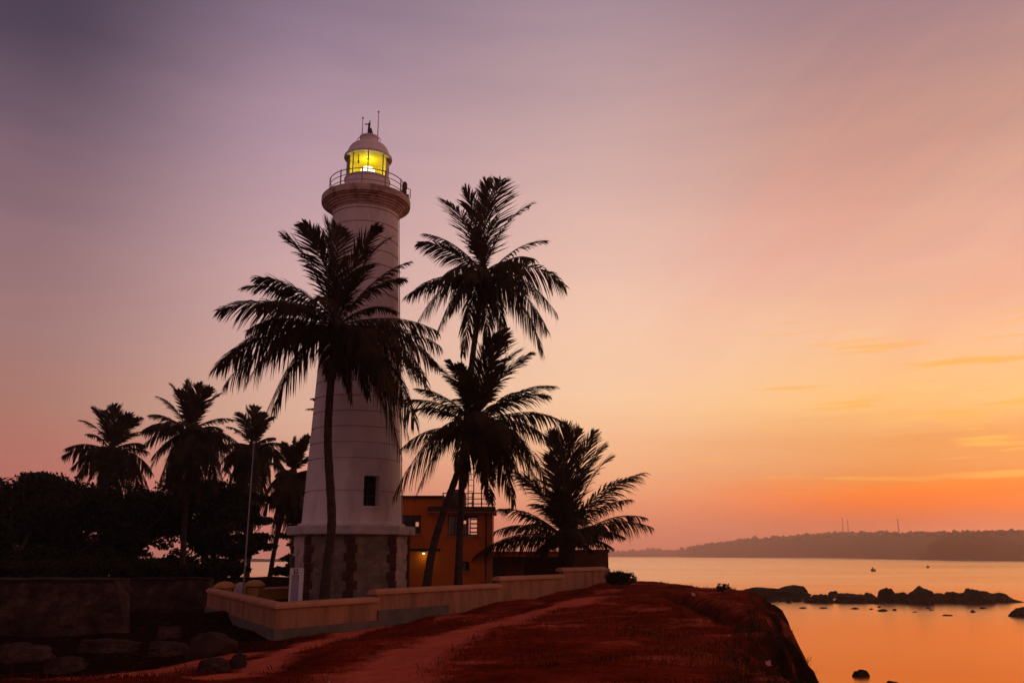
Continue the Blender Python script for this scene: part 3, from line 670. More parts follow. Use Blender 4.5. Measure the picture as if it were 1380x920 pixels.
# gate posts, with domed caps
for i, (u, vt, Y) in enumerate([(303, 783, 44.2), (343, 781, 46.0)]):
    p = at(u, 790, Y); zt = zat(vt, Y)
    t = empty('gate_post', (p.x, Y, 3.6), ['ochre gate post with domed cap at the left end of the buff wall', 'ochre gate post with domed cap beside the white flagpole'][i], 'gate post', 'gate posts at the courtyard entrance')
    MB().box(p.x-.31, p.x+.31, Y-.31, Y+.31, 3.0, zt-.35, .03).build('shaft', M['post'], t)
    c_ = MB(); c_.rings([[(p.x+sx*h_, Y+sy*h_, zz_) for sx, sy in ((-1, -1), (1, -1), (1, 1), (-1, 1))] for h_, zz_ in ((.31, zt-.36), (.43, zt-.31), (.43, zt-.23), (.34, zt-.12), (.22, zt-.03), (.08, zt))], True); c_.build('cap', M['post'], t, smooth=50)
# small pale pointed stone between the posts
p = at(323, 790, 45.5)
ms_ = MB().rings([[(p.x-.26, y_, 3.3), (p.x+.30, y_, 3.3), (p.x+.30, y_, zat(789, 45.5)), (p.x+.16, y_, zat(785.6, 45.5)), (p.x-.0, y_, zat(783.8, 45.5)), (p.x-.20, y_, zat(787, 45.5)), (p.x-.26, y_, zat(789, 45.5))] for y_ in (45.4, 45.65)], True)
tag(ms_.build('marker_stone', M['slab'], origin=(p.x, 45.5, 3.5)), 'small pale pointed stone tablet between the two ochre gate posts', 'stone')
# inner wall of the court
p0 = at(349, 796, 46.3); p1 = at(430, 790, 50.2)
iw = empty('courtyard_wall', (p0.x, p0.y, 3.6), 'low ochre wall behind the white sign stand, running back beside the lighthouse', 'wall')
pa = Vector((p0.x, 46.3, 0)); pb = Vector((p1.x, 50.5, 0)); zt = zat(791.5, 46.5)
wall_strip(MB(), [pa, pb], zt-.15, 2.8, .3).build('wall_body', M['post'], iw)
coping_strip(MB(), [pa, pb], zt-.148, .42, .16).build('coping', M['coping'], iw, smooth=40)
# flagpole
p0 = at(331, 797, 45); p1 = at(339, 598, 45)
xm = (p0.x+p1.x)/2
fp = empty('flagpole', (xm, 45, 3.7), 'slim white flagpole standing beside the gate post, without a flag', 'flagpole')
MB().tube([(xm, 45, 3.5), (xm, 45, 6), (xm, 45, p1.z)], [.05, .038, .024], 8).build('pole', M['signpanel'], fp, smooth=True)
MB().lathe(xm, 45, [(0, p1.z-.02), (.06, p1.z+.02), (.08, p1.z+.08), (.05, p1.z+.14), (0, p1.z+.16)], 12).build('finial', M['signwhite'], fp, smooth=True)
MB().box(xm-.16, xm+.16, 44.84, 45.16, 3.4, 4.0, .03).build('footing', M['slab'], fp)
# sign stand
Y = 38.5; pl_, prr = at(389, 812, Y), at(406.5, 812, Y); zt = zat(765, Y); zb = H((pl_.x+prr.x)/2, Y)-.05
ss = empty('sign_stand', ((pl_.x+prr.x)/2, Y, zb), 'white framed sign stand with grey panel, in front of the stone plinth', 'sign')
x0, x1 = pl_.x, prr.x; wf_ = .085
zh = zt-.27
fr_ = MB(); fr_.box(x0, x0+wf_, Y-.12, Y+.12, zb, zt, .01); fr_.box(x1-wf_-.06, x1, Y-.12, Y+.12, zb, zt, .01); fr_.box(x0+wf_, x1-wf_-.06, Y-.117, Y+.117, zb, zb+.12); fr_.build('frame', M['signwhite'], ss)
MB().box(x0+wf_, x1-wf_-.06, Y-.07, Y+.09, zb+.12, zh).build('panel', M['signpanel'], ss)
hd = MB().box(x0+wf_-.0, x1-wf_-.06, Y-.119, Y+.119, zh, zt-.004).build('header', M['signwhite'], ss)
xc = (x0+x1)/2-.02
MB().box(xc-.09, xc+.09, Y-.128, Y-.118, zh+.035, zh+.225).build('emblem', M['emblem'], hd)
em = MB(); em.box(xc-.05, xc+.05, Y-.134, Y-.127, zh+.155, zh+.185); em.box(xc-.012, xc+.05, Y-.136, Y-.127, zh+.10, zh+.154); em.box(xc-.03, xc+.02, Y-.135, Y-.127, zh+.06, zh+.099); em.build('emblem_mark', M['signwhite'], hd)

# ------------------------------------------------------------------ orange house
def holed_wall(mb, x0, x1, z0, z1, y0, y1, holes, axis='x'):
    X = sorted({x0, x1, *[h[0] for h in holes], *[h[1] for h in holes]}); Z = sorted({z0, z1, *[h[2] for h in holes], *[h[3] for h in holes]})
    solid = lambda i, j: 0 <= i < len(X)-1 and 0 <= j < len(Z)-1 and not any(h[0] <= (X[i]+X[i+1])/2 <= h[1] and h[2] <= (Z[j]+Z[j+1])/2 <= h[3] for h in holes)
    pt = (lambda a, b, c: (a, b, c)) if axis == 'x' else (lambda a, b, c: (b, a, c))
    for i in range(len(X)-1):
        for j in range(len(Z)-1):
            if not solid(i, j): continue
            a, b, c, d = X[i], X[i+1], Z[j], Z[j+1]
            mb.add([pt(a, y0, c), pt(b, y0, c), pt(b, y0, d), pt(a, y0, d)], [(0, 1, 2, 3)]); mb.add([pt(a, y1, c), pt(b, y1, c), pt(b, y1, d), pt(a, y1, d)], [(3, 2, 1, 0)])
            if not solid(i-1, j): mb.add([pt(a, y0, c), pt(a, y0, d), pt(a, y1, d), pt(a, y1, c)], [(0, 1, 2, 3)])
            if not solid(i+1, j): mb.add([pt(b, y0, c), pt(b, y0, d), pt(b, y1, d), pt(b, y1, c)], [(3, 2, 1, 0)])
            if not solid(i, j-1): mb.add([pt(a, y0, c), pt(b, y0, c), pt(b, y1, c), pt(a, y1, c)], [(3, 2, 1, 0)])
            if not solid(i, j+1): mb.add([pt(a, y0, d), pt(b, y0, d), pt(b, y1, d), pt(a, y1, d)], [(0, 1, 2, 3)])
    return mb
HY = 50.8; HB = 56.0
hx = lambda u, Y=HY: xat(u, 715, Y)
hz = lambda v, Y=HY: zat(v, Y)
xl, xm_, xr = hx(496), hx(597), hx(663)
zg = 3.6
hs = empty('orange_house', ((xl+xr)/2, HY, zg), 'two storey orange plastered house with flat roofs beside the lighthouse', 'house')
wins = {'left': (hx(539), hx(567), hz(718.5), hz(694)), 'right': (hx(603), hx(644), hz(721), hz(694)), 'small': (hx(623.5), hx(633), hz(768.5), hz(756.5))}
zrl, zrr = hz(671), hz(689)
mb = MB()
holed_wall(mb, xl, xm_, zg, zrl, HY, HY+.25, [wins['left']])
holed_wall(mb, xm_, xr, zg, zrr, HY, HY+.25, [wins['right'], wins['small']])
bw1 = (hx(631.5, HB), hx(645, HB), hz(720.5, HB), hz(698, HB)); bw2 = (hx(624.5, HB), hx(628, HB), hz(705.5, HB), hz(701, HB)); bw0 = (hx(559.5, HB), hx(564, HB), hz(709, HB), hz(703, HB))
holed_wall(mb, xl, xm_, zg, zrl, HB, HB+.25, [bw0]); holed_wall(mb, xm_, xr, zg, zrr, HB, HB+.25, [bw1, bw2])
mb.box(xl, xl+.25, HY+.25, HB, zg, zrl); mb.box(xm_-.12, xm_+.12, HY+.252, HB-.002, zg, zrl-.002); mb.box(xr-.25, xr, HY+.25, HB, zg, zrr)
mb.box(xl+.25, xr-.25, HY+.25, HB, hz(742)-.1, hz(742)+.1)
mb.build('wall', M['orange'], hs)
MB().box(xl-.12, xm_+.05, HY-.22, HB+.4, zrl+.002, zrl+.14, .02).build('roof', M['roofdark'], hs)
rf = MB(); rf.box(hx(577), xr+.18, HY-.55, HB+.4, zrr+.002, zrr+.26, .02); rf.build('roof', M['roofdark'], hs)
MB().box(hx(577), xr+.16, HY-.5, HY+.1, zrr-.1, zrr+.0).build('roof_edge', M['orange_trim'], hs)
MB().box(hx(552), hx(594), HY-.7, HY-.002, hz(742.5), hz(739), .01).build('awning', M['roofdark'], hs)
MB().box(xr-.12, xr+.03, HY-.04, HY+.2, zg, zrr-.11).build('corner_trim', M['orange_trim'], hs)
for nm, (a_, b_, c_, d_) in wins.items():
    fr_ = MB(); t = .06
    for q in ((a_, a_+t, c_, d_), (b_-t, b_, c_, d_), (a_+t, b_-t, c_, c_+t), (a_+t, b_-t, d_-t, d_)): fr_.box(q[0], q[1], HY+.08, HY+.15, q[2], q[3])
    if nm == 'right':
        for f_ in (.24, .5, .74): fr_.box(a_+(b_-a_)*f_-.035, a_+(b_-a_)*f_+.035, HY+.075, HY+.155, c_+t, d_-t)
    if nm == 'left':
        for f_ in (.62,): fr_.box(a_+(b_-a_)*f_-.03, a_+(b_-a_)*f_+.03, HY+.075, HY+.155, c_+t, d_-t)
    wo = fr_.build('window', M['darkmetal'], hs)
    if nm == 'right':
        sl_ = MB()
        for f_ in (.12, .36, .60, .84):
            zc_ = c_+t+(d_-c_-2*t)*f_; sl_.add([(a_+(b_-a_)*.75, HY+.09, zc_-.045), (b_-t, HY+.09, zc_-.045), (b_-t, HY+.14, zc_+.035), (a_+(b_-a_)*.75, HY+.14, zc_+.035)], [(0, 1, 2, 3)])
        sl_.build('louvres', M['metal'], wo)
        MB().box(a_+t, a_+(b_-a_)*.73, HY+.11, HY+.12, c_+t, d_-t).build('pane', M['glass'], wo)
    else: MB().box(a_+t, b_-t, HY+.11, HY+.12, c_+t, d_-t).build('pane', M['glass'], wo)
    if nm != 'small' or True:
        MB().box(a_-.1, b_+.1, HY-.09, HY+.075, c_-.12, c_-.002, .01).build('sill', M['orange_trim'], wo)
MB().tube([(hx(655), HY-.05, zg), (hx(655), HY-.05, zrr-.1)], .045, 8).build('drainpipe', M['rust'], hs)
MB().tube([(hx(577)+.1, HY-.56, zrr+.1), (xr+.1, HY-.56, zrr+.06)], .05, 8).build('gutter', M['rust'], hs)
# wall lamp under awning
p = at(571, 745, HY-.35)
la = MB().tube([(p.x, HY-.004, p.z+.1), (p.x, p.y, p.z+.1)], .03, 6); la.lathe(p.x, p.y, [(.0, p.z+.16), (.08, p.z+.14), (.12, p.z+.02), (.10, p.z+.02), (.03, p.z+.1)], 14)
lo = la.build('wall_lamp', M['darkmetal'], hs); MB().lathe(p.x, p.y, [(0, p.z-.06), (.06, p.z-.03), (.075, p.z+.02), (.05, p.z+.07), (0, p.z+.09)], 12).build('bulb', M['bulb'], lo, smooth=True)
l2 = bpy.data.lights.new('house_lamp_light', 'POINT'); l2.energy = 2.5; l2.color = (1, .86, .10); l2.shadow_soft_size = .06
o2 = bpy.data.objects.new('house_lamp_light', l2); C.objects.link(o2); o2.location = (p.x, p.y-.02, p.z-.14)
# roof railing and ladder, water tank
zr0 = zrr+.26
rl = MB(); ra, rb = hx(597), xr+.1
for zz_ in (hz(679), hz(672.5), hz(665)): rl.tube([(ra, HY-.4, zz_), (rb, HY-.4, zz_)], .03, 6); rl.tube([(rb, HY-.4, zz_), (rb, HB+.2, zz_)], .03, 6)
rl.build('railing', M['rust'], hs)
for u in (597, 636.5, 649, 664):
    x = hx(u); MB().tube([(x, HY-.4, zr0-.01), (x, HY-.4, hz(664))], .04, 6).build('railing_post', M['rust'], hs)
ld = MB(); xa, xb = hx(629)+.0, hx(636.8)
YL = HY+1.0
zt = zat(612, YL)
for x in (xa, xb): ld.tube([(x, YL, zr0-.01), (x, YL, zt)], .035, 6)
z = zr0+.3
while z < zt: ld.tube([(xa, YL, z), (xb, YL, z)], .02, 5); z += .34
xc_ = hx(648)
ld.tube([(xc_, YL, zr0-.01), (xc_, YL, zat(630, YL))], .03, 6); ld.tube([(xa, YL, zat(631, YL)), (xc_+.5, YL, zat(631, YL))], .03, 6)
ld.tube([(xc_+.5, YL, zr0-.01), (xc_+.5, YL, zat(630, YL))], .03, 6)
tag(ld.build('ladder', M['rust'], origin=(xa, YL, zr0)), 'rusty iron ladder frame rising from the orange house roof behind palms', 'ladder')
tk = MB().lathe(hx(613), HY+2, [(0, zr0), (.55, zr0), (.55, zr0+.8), (.5, zr0+.95), (.2, zr0+1.1), (.2, zr0+1.16), (0, zr0+1.16)], 24)
tag(tk.build('water_tank', M['darkmetal'], origin=(hx(613), HY+2, zr0), smooth=40), 'dark water tank on the orange house roof behind the leaning trunk', 'water tank')

# ------------------------------------------------------------------ low annex
AY = 53.0; ax = lambda u: xat(u, 765, AY); azz = lambda v: zat(v, AY)
an = empty('annex', (ax(740), AY, 4.0), 'low brown flat roofed outbuilding between the orange house and the sea', 'outbuilding')
mb = MB(); x0, xmid, x1 = ax(663), ax(757), ax(819.5)
door = (ax(664), ax(681), 3.6, azz(750.5)); opn = (ax(706), ax(752), azz(785), azz(752))
holed_wall(mb, x0, xmid, 3.6, azz(749), AY, AY+.2, [door, opn, (ax(690), ax(703), azz(760), azz(753))])
mb.box(x0, x0+.2, AY+.2, AY+3.2, 3.6, azz(749)-.003); mb.box(x0, xmid, AY+3.2, AY+3.4, 3.6, azz(749)-.006)
mb.box(xmid+.002, x1, AY-.25, AY+3.4, 3.6, azz(744))
mb.build('wall', M['annex'], an)
rf = MB(); rf.box(x0-.02, xmid, AY-.3, AY+3.5, azz(749)+.002, azz(742.5), .015); rf.build('roof', M['orange'], an)
rf = MB(); rf.box(xmid+.003, x1+.08, AY-.33, AY+3.5, azz(744)+.002, azz(740), .04); rf.build('roof', M['annex'], an)
d_ = MB(); d_.box(door[0]+.03, door[1]-.03, AY+.06, AY+.12, door[2], door[3]-.03); d_.box(door[0]+.12, door[1]-.12, AY+.04, AY+.06, door[2]+1.2, door[3]-.2); dd = d_.build('door', M['darkmetal'], an)
MB().box(door[1]-.16, door[1]-.12, AY+.0, AY+.058, door[2]+1.05, door[2]+1.2).build('handle', M['metal'], dd)
d_ = MB(); d_.box(opn[0]+.02, opn[1]-.02, AY+.1, AY+.16, opn[2], opn[3]-.02)
for f_ in (.25, .5, .75): d_.box(opn[0]+(opn[1]-opn[0])*f_-.04, opn[0]+(opn[1]-opn[0])*f_+.04, AY+.06, AY+.1, opn[2], opn[3]-.02)
d_.build('shutter', M['quoin'], an)

# ------------------------------------------------------------------ fort masonry on the left
def masonry_wall(name, x0, x1, y, th, z0, z1, label, batter=.25, seed=1, capz=.12, slope_r=0.0):
    t = empty(name, ((x0+x1)/2, y, z0), label, 'wall')
    nx_ = max(4, int((x1-x0)/.35)); nz_ = max(4, int((z1-z0)/.22)); rows_ = []
    for j in range(nz_+1):
        f_ = j/nz_; row = []
        for i in range(nx_+1):
            x = x0+(x1+slope_r*(1-f_)-x0)*i/nx_; z = z0+(z1-z0)*f_
            row.append((x, y-batter*(1-f_)+.13*noise.noise((x*1.3, z*2.2, seed))+.05*noise.noise((x*5, z*6, seed)), z+(.08*noise.noise((x*.6, 3, seed)) if j == nz_ else 0)))
        rows_.append(row)
    top = [(p[0], p[1]+th, p[2]+.06*noise.noise((p[0], 9, seed))) for p in rows_[-1]]; bk_ = [(p[0], p[1], z0) for p in top]
    rows_ += [top, bk_]; mb = MB().rings(rows_, closed=False)
    sf = [r[-1] for r in rows_[:-2]]
    mb.add(sf+[top[-1], bk_[-1]], [tuple(range(len(sf)+2))])
    mb.build('masonry', M['masonry'], t)
    cpm = MB(); secs = []
    for i, p in enumerate(rows_[nz_]):
        secs.append([(p[0], p[1]-.09, p[2]+.004), (p[0], p[1]-.11, p[2]+capz*.7), (p[0], p[1]+th*.5, p[2]+capz), (p[0], top[i][1]+.08, top[i][2]+capz*.6), (p[0], top[i][1]+.08, top[i][2]+.004)])
    cpm.rings(secs, True); cpm.build('coping', M['block'], t)
    return t
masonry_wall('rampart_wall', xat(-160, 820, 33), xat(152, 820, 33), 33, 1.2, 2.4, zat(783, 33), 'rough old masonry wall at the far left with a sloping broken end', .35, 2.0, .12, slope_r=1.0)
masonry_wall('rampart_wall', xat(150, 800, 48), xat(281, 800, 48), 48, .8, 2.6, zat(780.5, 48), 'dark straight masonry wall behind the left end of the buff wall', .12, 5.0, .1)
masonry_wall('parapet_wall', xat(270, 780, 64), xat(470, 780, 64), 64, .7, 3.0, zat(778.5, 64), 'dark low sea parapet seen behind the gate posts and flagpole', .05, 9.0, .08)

# rocks
_ico = None
def rock(name, u0, u1, vt, vb, Y, seed, label, group=None, m='rock', flat=.75, depth=.8, sink=.35, cat='rock', sub=4, zb=None):
    p0, p1 = at(u0, vb, Y), at(u1, vb, Y); zt = zat(vt, Y); zb = p0.z if zb is None else zb
    cx, w_, h_ = (p0.x+p1.x)/2, (p1.x-p0.x)/2*1.2, zt-zb; sink = max(sink, .75)
    bm = bmesh.new(); bmesh.ops.create_icosphere(bm, subdivisions=sub, radius=1)
    rr = random.Random(seed); planes = []
    for _ in range(11):
        n = Vector((rr.gauss(0, 1), rr.gauss(0, 1), rr.gauss(0, .9))).normalized(); planes.append((n, rr.uniform(.5, .86)))
    for v in bm.verts:
        d = v.co.normalized(); r = 1.0
        for n, k in planes:
            q = d.dot(n)
            if q > 1e-3: r = min(r, k/q)
        r *= 1+.16*noise.noise(d*2.2+Vector((seed, 0, 0)))+.11*noise.noise(d*5+Vector((0, seed, 0)))+.05*noise.noise(d*12)
        v.co = d*r
    xs_ = [v.co.x for v in bm.verts]; zs_ = [v.co.z for v in bm.verts]
    sx = 2*w_/(max(xs_)-min(xs_)); mx_ = (max(xs_)+min(xs_))/2; full = h_*(1+sink); sz = full/(max(zs_)-min(zs_))
    vs = [(cx+(v.co.x-mx_)*sx, Y+v.co.y*w_*depth, zt-(max(zs_)-v.co.z)*sz) for v in bm.verts]; fs = [[v.index for v in f.verts] for f in bm.faces]; bm.free()
    return tag(MB().add(vs, fs).build(name, M[m], origin=(cx, Y, zb), smooth=32), label, cat, group)
SEA = lambda v: CAM_Z/-((at(690, v, 1).z-CAM_Z))   # distance at which the sea shows at row v
GR = 'rocks of the reef in the bay'
reef = [
 (998, 1062, 790.5, 807, 'long low rock beside the cliff, its flat left half'), (1040, 1094, 787.5, 807, 'highest part of the long rock beside the cliff, steep on its right'),
 (1082, 1099, 803.5, 811.5, 'small low rock just right of the long rock by the cliff'), (1096, 1120, 799.5, 811.5, 'flat rock second right of the long rock by the cliff'),
 (1118, 1133, 795.5, 805, 'small round rock standing behind the flat ones, mid reef'), (1132, 1168, 798.5, 812, 'broad dark rock left of the gap in the reef'),
 (1163, 1183, 797.5, 809, 'round shouldered rock at the edge of the gap in the reef'), (1183, 1207, 790.5, 812, 'upright square rock, leftmost of the large reef boulders'),
 (1200, 1224, 797, 812.5, 'low rock wedged between the two tallest reef boulders'), (1217, 1261, 788.5, 813, 'tallest reef boulder with a peaked top'),
 (1252, 1278, 798, 812.5, 'low rock right of the tallest reef boulder'), (1269, 1298, 796.5, 812.5, 'smooth rounded rock left of the flat topped boulder'),
 (1293, 1338, 791.5, 812.5, 'big flat topped boulder near the right end of the reef'), (1328, 1362, 797.5, 811.5, 'sloping rock at the right end of the reef'),
 (1353, 1377, 805.5, 811.5, 'thin rock spit tapering off the right end of the reef'), (1365, 1392, 816.5, 830, 'dark pointed rock cut by the right edge of the picture'),
 (1048, 1060, 805.5, 810.5, 'tiny rock below the long rock, nearest the cliff'), (1068, 1080, 805.5, 811, 'tiny rock below the middle of the long rock')]
for i, (a_, b_, c_, d_, lab) in enumerate(reef):
    rock('reef_rock', a_, b_, c_, d_, SEA(d_)+(.9 if i % 3 else -.6), i*1.7+1, lab, GR)
spk = [(1184, 1195, 819.8, 823), (1203, 1208, 819.5, 822), (1308, 1314, 821.5, 824.5), (1147, 1157, 817.8, 820), (1183, 1187, 815.8, 818), (1321, 1328, 817.3, 819.7), (1078, 1086, 817.5, 819.2), (1105, 1114, 817.5, 819.2), (1249, 1254, 817.5, 819.7), (1270, 1282, 827.3, 829), (1172, 1176, 819, 820.6), (1252, 1257, 820.5, 822), (1230, 1236, 823.2, 824.5)]
for i, (a_, b_, c_, d_) in enumerate(spk):
    rock('awash_rock', a_, b_, c_, d_, SEA(d_), 60+i, 'tiny dark rock just breaking the smooth water in front of the reef', 'tiny rocks awash before the reef', sub=3)
for i, (a_, b_, c_, d_) in enumerate([(1086, 1096, 806.5, 811), (1100, 1108, 807, 811), (1112, 1124, 806.8, 811.4), (1124, 1134, 805.5, 811), (1134, 1143, 808, 811.8), (1166, 1176, 807, 811.6), (1176, 1188, 806, 812), (1060, 1067, 807.5, 811), (1036, 1046, 805.5, 810)]):
    rock('waterline_rock', a_, b_, c_, d_, SEA(d_)-1.5, 70+i*1.3, 'small low dark rock at the waterline along the near side of the reef', 'small rocks along the near side of the reef', sub=3)
rock('awash_rock', 1150, 1170, 901.5, 911, SEA(911), 91.0, 'dark pointed rock alone in the smooth near water', GR, depth=.5)
rock('awash_rock', 1194, 1210, 916.5, 921, SEA(921), 93.0, 'low rock at the very bottom edge in the near water', GR, depth=.5)
# cliff foot boulders
for i in range(14):
    k = 4+i*.42; j = int(k); f_ = k-j; c_ = COAST[j]*(1-f_)+COAST[j+1]*f_
    s = random.uniform(.4, .9); bm = None
    x, y = c_[0]+random.uniform(1.6, 2.6), c_[1]
    rock_o = rock('shore_rock', 690, 690+1, 0, 1, 1, 1, '', None) if False else None

def boulder(name, x, y, z, sx, sy, sz, seed, label, m='block', cat='stone', group=None, rz=0.0):
    rr = random.Random(seed); pl3 = [(Vector((rr.gauss(0, 1), rr.gauss(0, 1), rr.gauss(0, 1))).normalized(), rr.uniform(.72, .98)) for _ in range(9)]
    bm = bmesh.new(); bmesh.ops.create_cube(bm, size=2); bmesh.ops.subdivide_edges(bm, edges=bm.edges[:], cuts=9, use_grid_fill=True)
    for v in bm.verts:
        c0 = v.co.copy(); d = c0.normalized(); c0 = c0*.72+d*.36
        for n_, k_ in pl3:
            q_ = c0.dot(n_)-k_
            if q_ > 0: c0 -= n_*q_
        c0 += d*(.16*noise.noise(c0*1.5+Vector((seed, 0, 0)))+.09*noise.noise(c0*4.5+Vector((0, seed, 0)))); v.co = c0
    Rm = Matrix.Rotation(rz, 3, 'Z')
    vs = [Vector((x, y, z))+Rm @ Vector((v.co.x*sx, v.co.y*sy, v.co.z*sz)) for v in bm.verts]; fs = [[v.index for v in f.verts] for f in bm.faces]; bm.free()
    return tag(MB().add(vs, fs).build(name, M[m], origin=(x, y, z), smooth=35), label, cat, group)
def gb(u0, u1, vt, vb, seed, label, dy=.6, **kw):
    x, y = hit((u0+u1)/2, vb); s = (at(u1, vb, y).x-at(u0, vb, y).x)/2; h_ = (at(u0, vt, y).z-at(u0, vb, y).z)
    return boulder('stone_block', x, y+s*dy*.5, H(x, y)+h_*.35, s, s*dy, h_*.62, seed, label, **kw)
GS = 'stones scattered below the fort wall'
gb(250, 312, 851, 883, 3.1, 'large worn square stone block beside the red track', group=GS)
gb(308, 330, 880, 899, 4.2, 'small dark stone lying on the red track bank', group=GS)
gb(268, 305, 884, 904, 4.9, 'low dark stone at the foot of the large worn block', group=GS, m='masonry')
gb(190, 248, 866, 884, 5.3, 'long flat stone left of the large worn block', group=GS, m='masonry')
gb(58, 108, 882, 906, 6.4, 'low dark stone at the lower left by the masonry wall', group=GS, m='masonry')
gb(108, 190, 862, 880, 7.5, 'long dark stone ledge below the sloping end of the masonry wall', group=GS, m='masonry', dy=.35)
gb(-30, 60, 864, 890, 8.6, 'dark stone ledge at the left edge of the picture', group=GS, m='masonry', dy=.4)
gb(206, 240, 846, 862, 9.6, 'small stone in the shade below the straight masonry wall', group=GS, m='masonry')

# boats / buoys
for i, (u, vt, vb, wpx) in enumerate([(1177, 763.5, 769.3, 6.0), (1250.5, 760.3, 764.6, 3.6)]):
    Y = SEA(vb); p = at(u, vb, Y); s = wpx/F*Y; hgt = zat(vt, Y)
    b_ = empty('small_boat', (p.x, Y, 0), ['small dark boat with one person aboard, nearer and left of the two on the bay', 'tiny dark float with a short post, farther right on the bay'][i], ['boat', 'buoy'][i])
    if i == 1: b_.name = 'buoy'
    rs = []
    for k in range(9):
        f_ = k/8; x = p.x-s/2+s*f_; wd_ = .22*s*(math.sin(PI*(.08+.84*f_))**.6); sh = hgt*(.42+.16*(2*f_-1)**2)
        rs.append([(x, Y-wd_, sh), (x, Y-wd_*.7, .05), (x, Y, -.15), (x, Y+wd_*.7, .05), (x, Y+wd_, sh)])
    MB().rings(rs, True).build('hull', M['boatred'], b_, smooth=40)
    if i == 1:
        MB().tube([(p.x, Y, hgt*.2), (p.x, Y, hgt*1.0)], [s*.12, s*.06], 8).build('post', M['darkmetal'], b_)
    else:
        pe = empty('person', (p.x-.1, Y, hgt*.35), 'seated person in dark clothing aboard the small boat', 'person')
        k_ = hgt*.62/1.0
        bm = MB(); bm.lathe(p.x-.1, Y, [(0, hgt*.30), (.34*k_, hgt*.34), (.30*k_, hgt*.5), (.36*k_, hgt*.68), (.30*k_, hgt*.76), (.10*k_, hgt*.80), (.09*k_, hgt*.83), (.15*k_, hgt*.88), (.15*k_, hgt*.95), (.09*k_, hgt*1.0), (0, hgt*1.01)], 12)
        bm.build('body', M['cloth'], pe, smooth=True)

# ------------------------------------------------------------------ palms
UP = Vector((0, 0, 1))
def frond_mesh(p0, tip, rnd, arch=.22, lmax=.26, n=62, width=.06, droop=.55, roll=None):
    d = tip-p0; Ln = d.length; hd = Vector((d.x, d.y, 0)); v = d.z
    upr = max(0.0, v/Ln); p1 = p0+hd*(.50-.12*upr)+UP*(max(v, 0)*.66+min(v, 0)*.18+arch*Ln*(1-.75*upr))
    K = 26
    bez = lambda t: p0*(1-t)**2+p1*(2*t*(1-t))+tip*t*t
    dbz = lambda t: ((p1-p0)*(2*(1-t))+(tip-p1)*(2*t)).normalized()
    mb = MB(); mb.tube([bez(i/K) for i in range(K+1)], [max(.008, .038*(1-i/K)**.8) for i in range(K+1)], 5)
    V = mb.v; Fq = mb.f
    ref = UP if abs(dbz(.4).z) < .93 else Vector((rnd.uniform(-1, 1), rnd.uniform(-1, 1), 0)).normalized()
    roll = rnd.gauss(0, .28) if roll is None else roll
    lm = lmax*Ln; width = width*1.3; sag = rnd.uniform(.03, .12)*Ln*(1-.8*upr); sd0 = rnd.uniform(0, 99)
    bz0 = bez
    bez = lambda t: bz0(t)-UP*(sag*max(0, (t-.55)/.45)**2)
    mb = MB(); mb.tube([bez(i/K) for i in range(K+1)], [max(.008, .042*(1-i/K)**.8) for i in range(K+1)], 5)
    V = mb.v; Fq = mb.f
    for i in range(n):
        t = .12+.87*(i/(n-1))**.95
        for sd_ in (-1, 1):
            if rnd.random() < .04: continue
            cl = noise.noise((t*7, sd0, sd_*3.0)); c2 = noise.noise((t*22, sd0, sd_*5.0))
            tt = min(.995, max(.1, t+rnd.uniform(-.006, .006)+.010*c2))
            T = dbz(tt); b = bez(tt); S = T.cross(ref)
            if S.length < .02: S = T.cross(Vector((1, 0, 0)))
            S.normalize(); S = Quaternion(T, roll) @ S
            f_ = (tt-.12)/.88
            ll = lm*(1+.12*upr)*(.42+.78*math.sin(PI*min(1, f_*.85+.12))**.8)*(1-.42*f_**3)*rnd.uniform(.8, 1.08)*(1+.22*cl)
            fw = .50+.5*f_+.30*max(0, T.z)+.32*cl+.22*c2+rnd.uniform(-.08, .08)
            D = (S*sd_*math.cos(fw)+T*math.sin(fw)+S.cross(T)*rnd.uniform(-.05, .16)).normalized()
            wv = T*math.cos(fw)*.5-S*sd_*math.sin(fw)*.5
            wv.normalize()
            dr = droop*rnd.uniform(.75, 1.35)*(1+.35*c2)*(1-.80*upr**.7)
            L1 = ll/(1+.22*dr)
            q = [b+D*(L1*s_)*(1-.18*dr*s_*s_)-UP*(dr*L1*s_**1.7) for s_ in (0, .35, .70, 1.0)]
            ww = (width*.5, width, width*.75, .006); nb_ = len(V)
            for qq, w_ in zip(q, ww): V.append(tuple(qq-wv*w_*.5)); V.append(tuple(qq+wv*w_*.5))
            for k in range(3): Fq.append((nb_+2*k, nb_+2*k+1, nb_+2*k+3, nb_+2*k+2))
    return mb
def spline(pts, n):
    pts = [Vector(p) for p in pts]; out = []
    ext = [pts[0]*2-pts[1]]+pts+[pts[-1]*2-pts[-2]]
    for i in range(len(pts)-1):
        a_, b_, c_, d_ = ext[i:i+4]
        for k in range(n):
            t = k/n; out.append(.5*((2*b_)+(c_-a_)*t+(2*a_-5*b_+4*c_-d_)*t*t+(3*b_-a_-3*c_+d_)*t**3))
    return out+[pts[-1]]
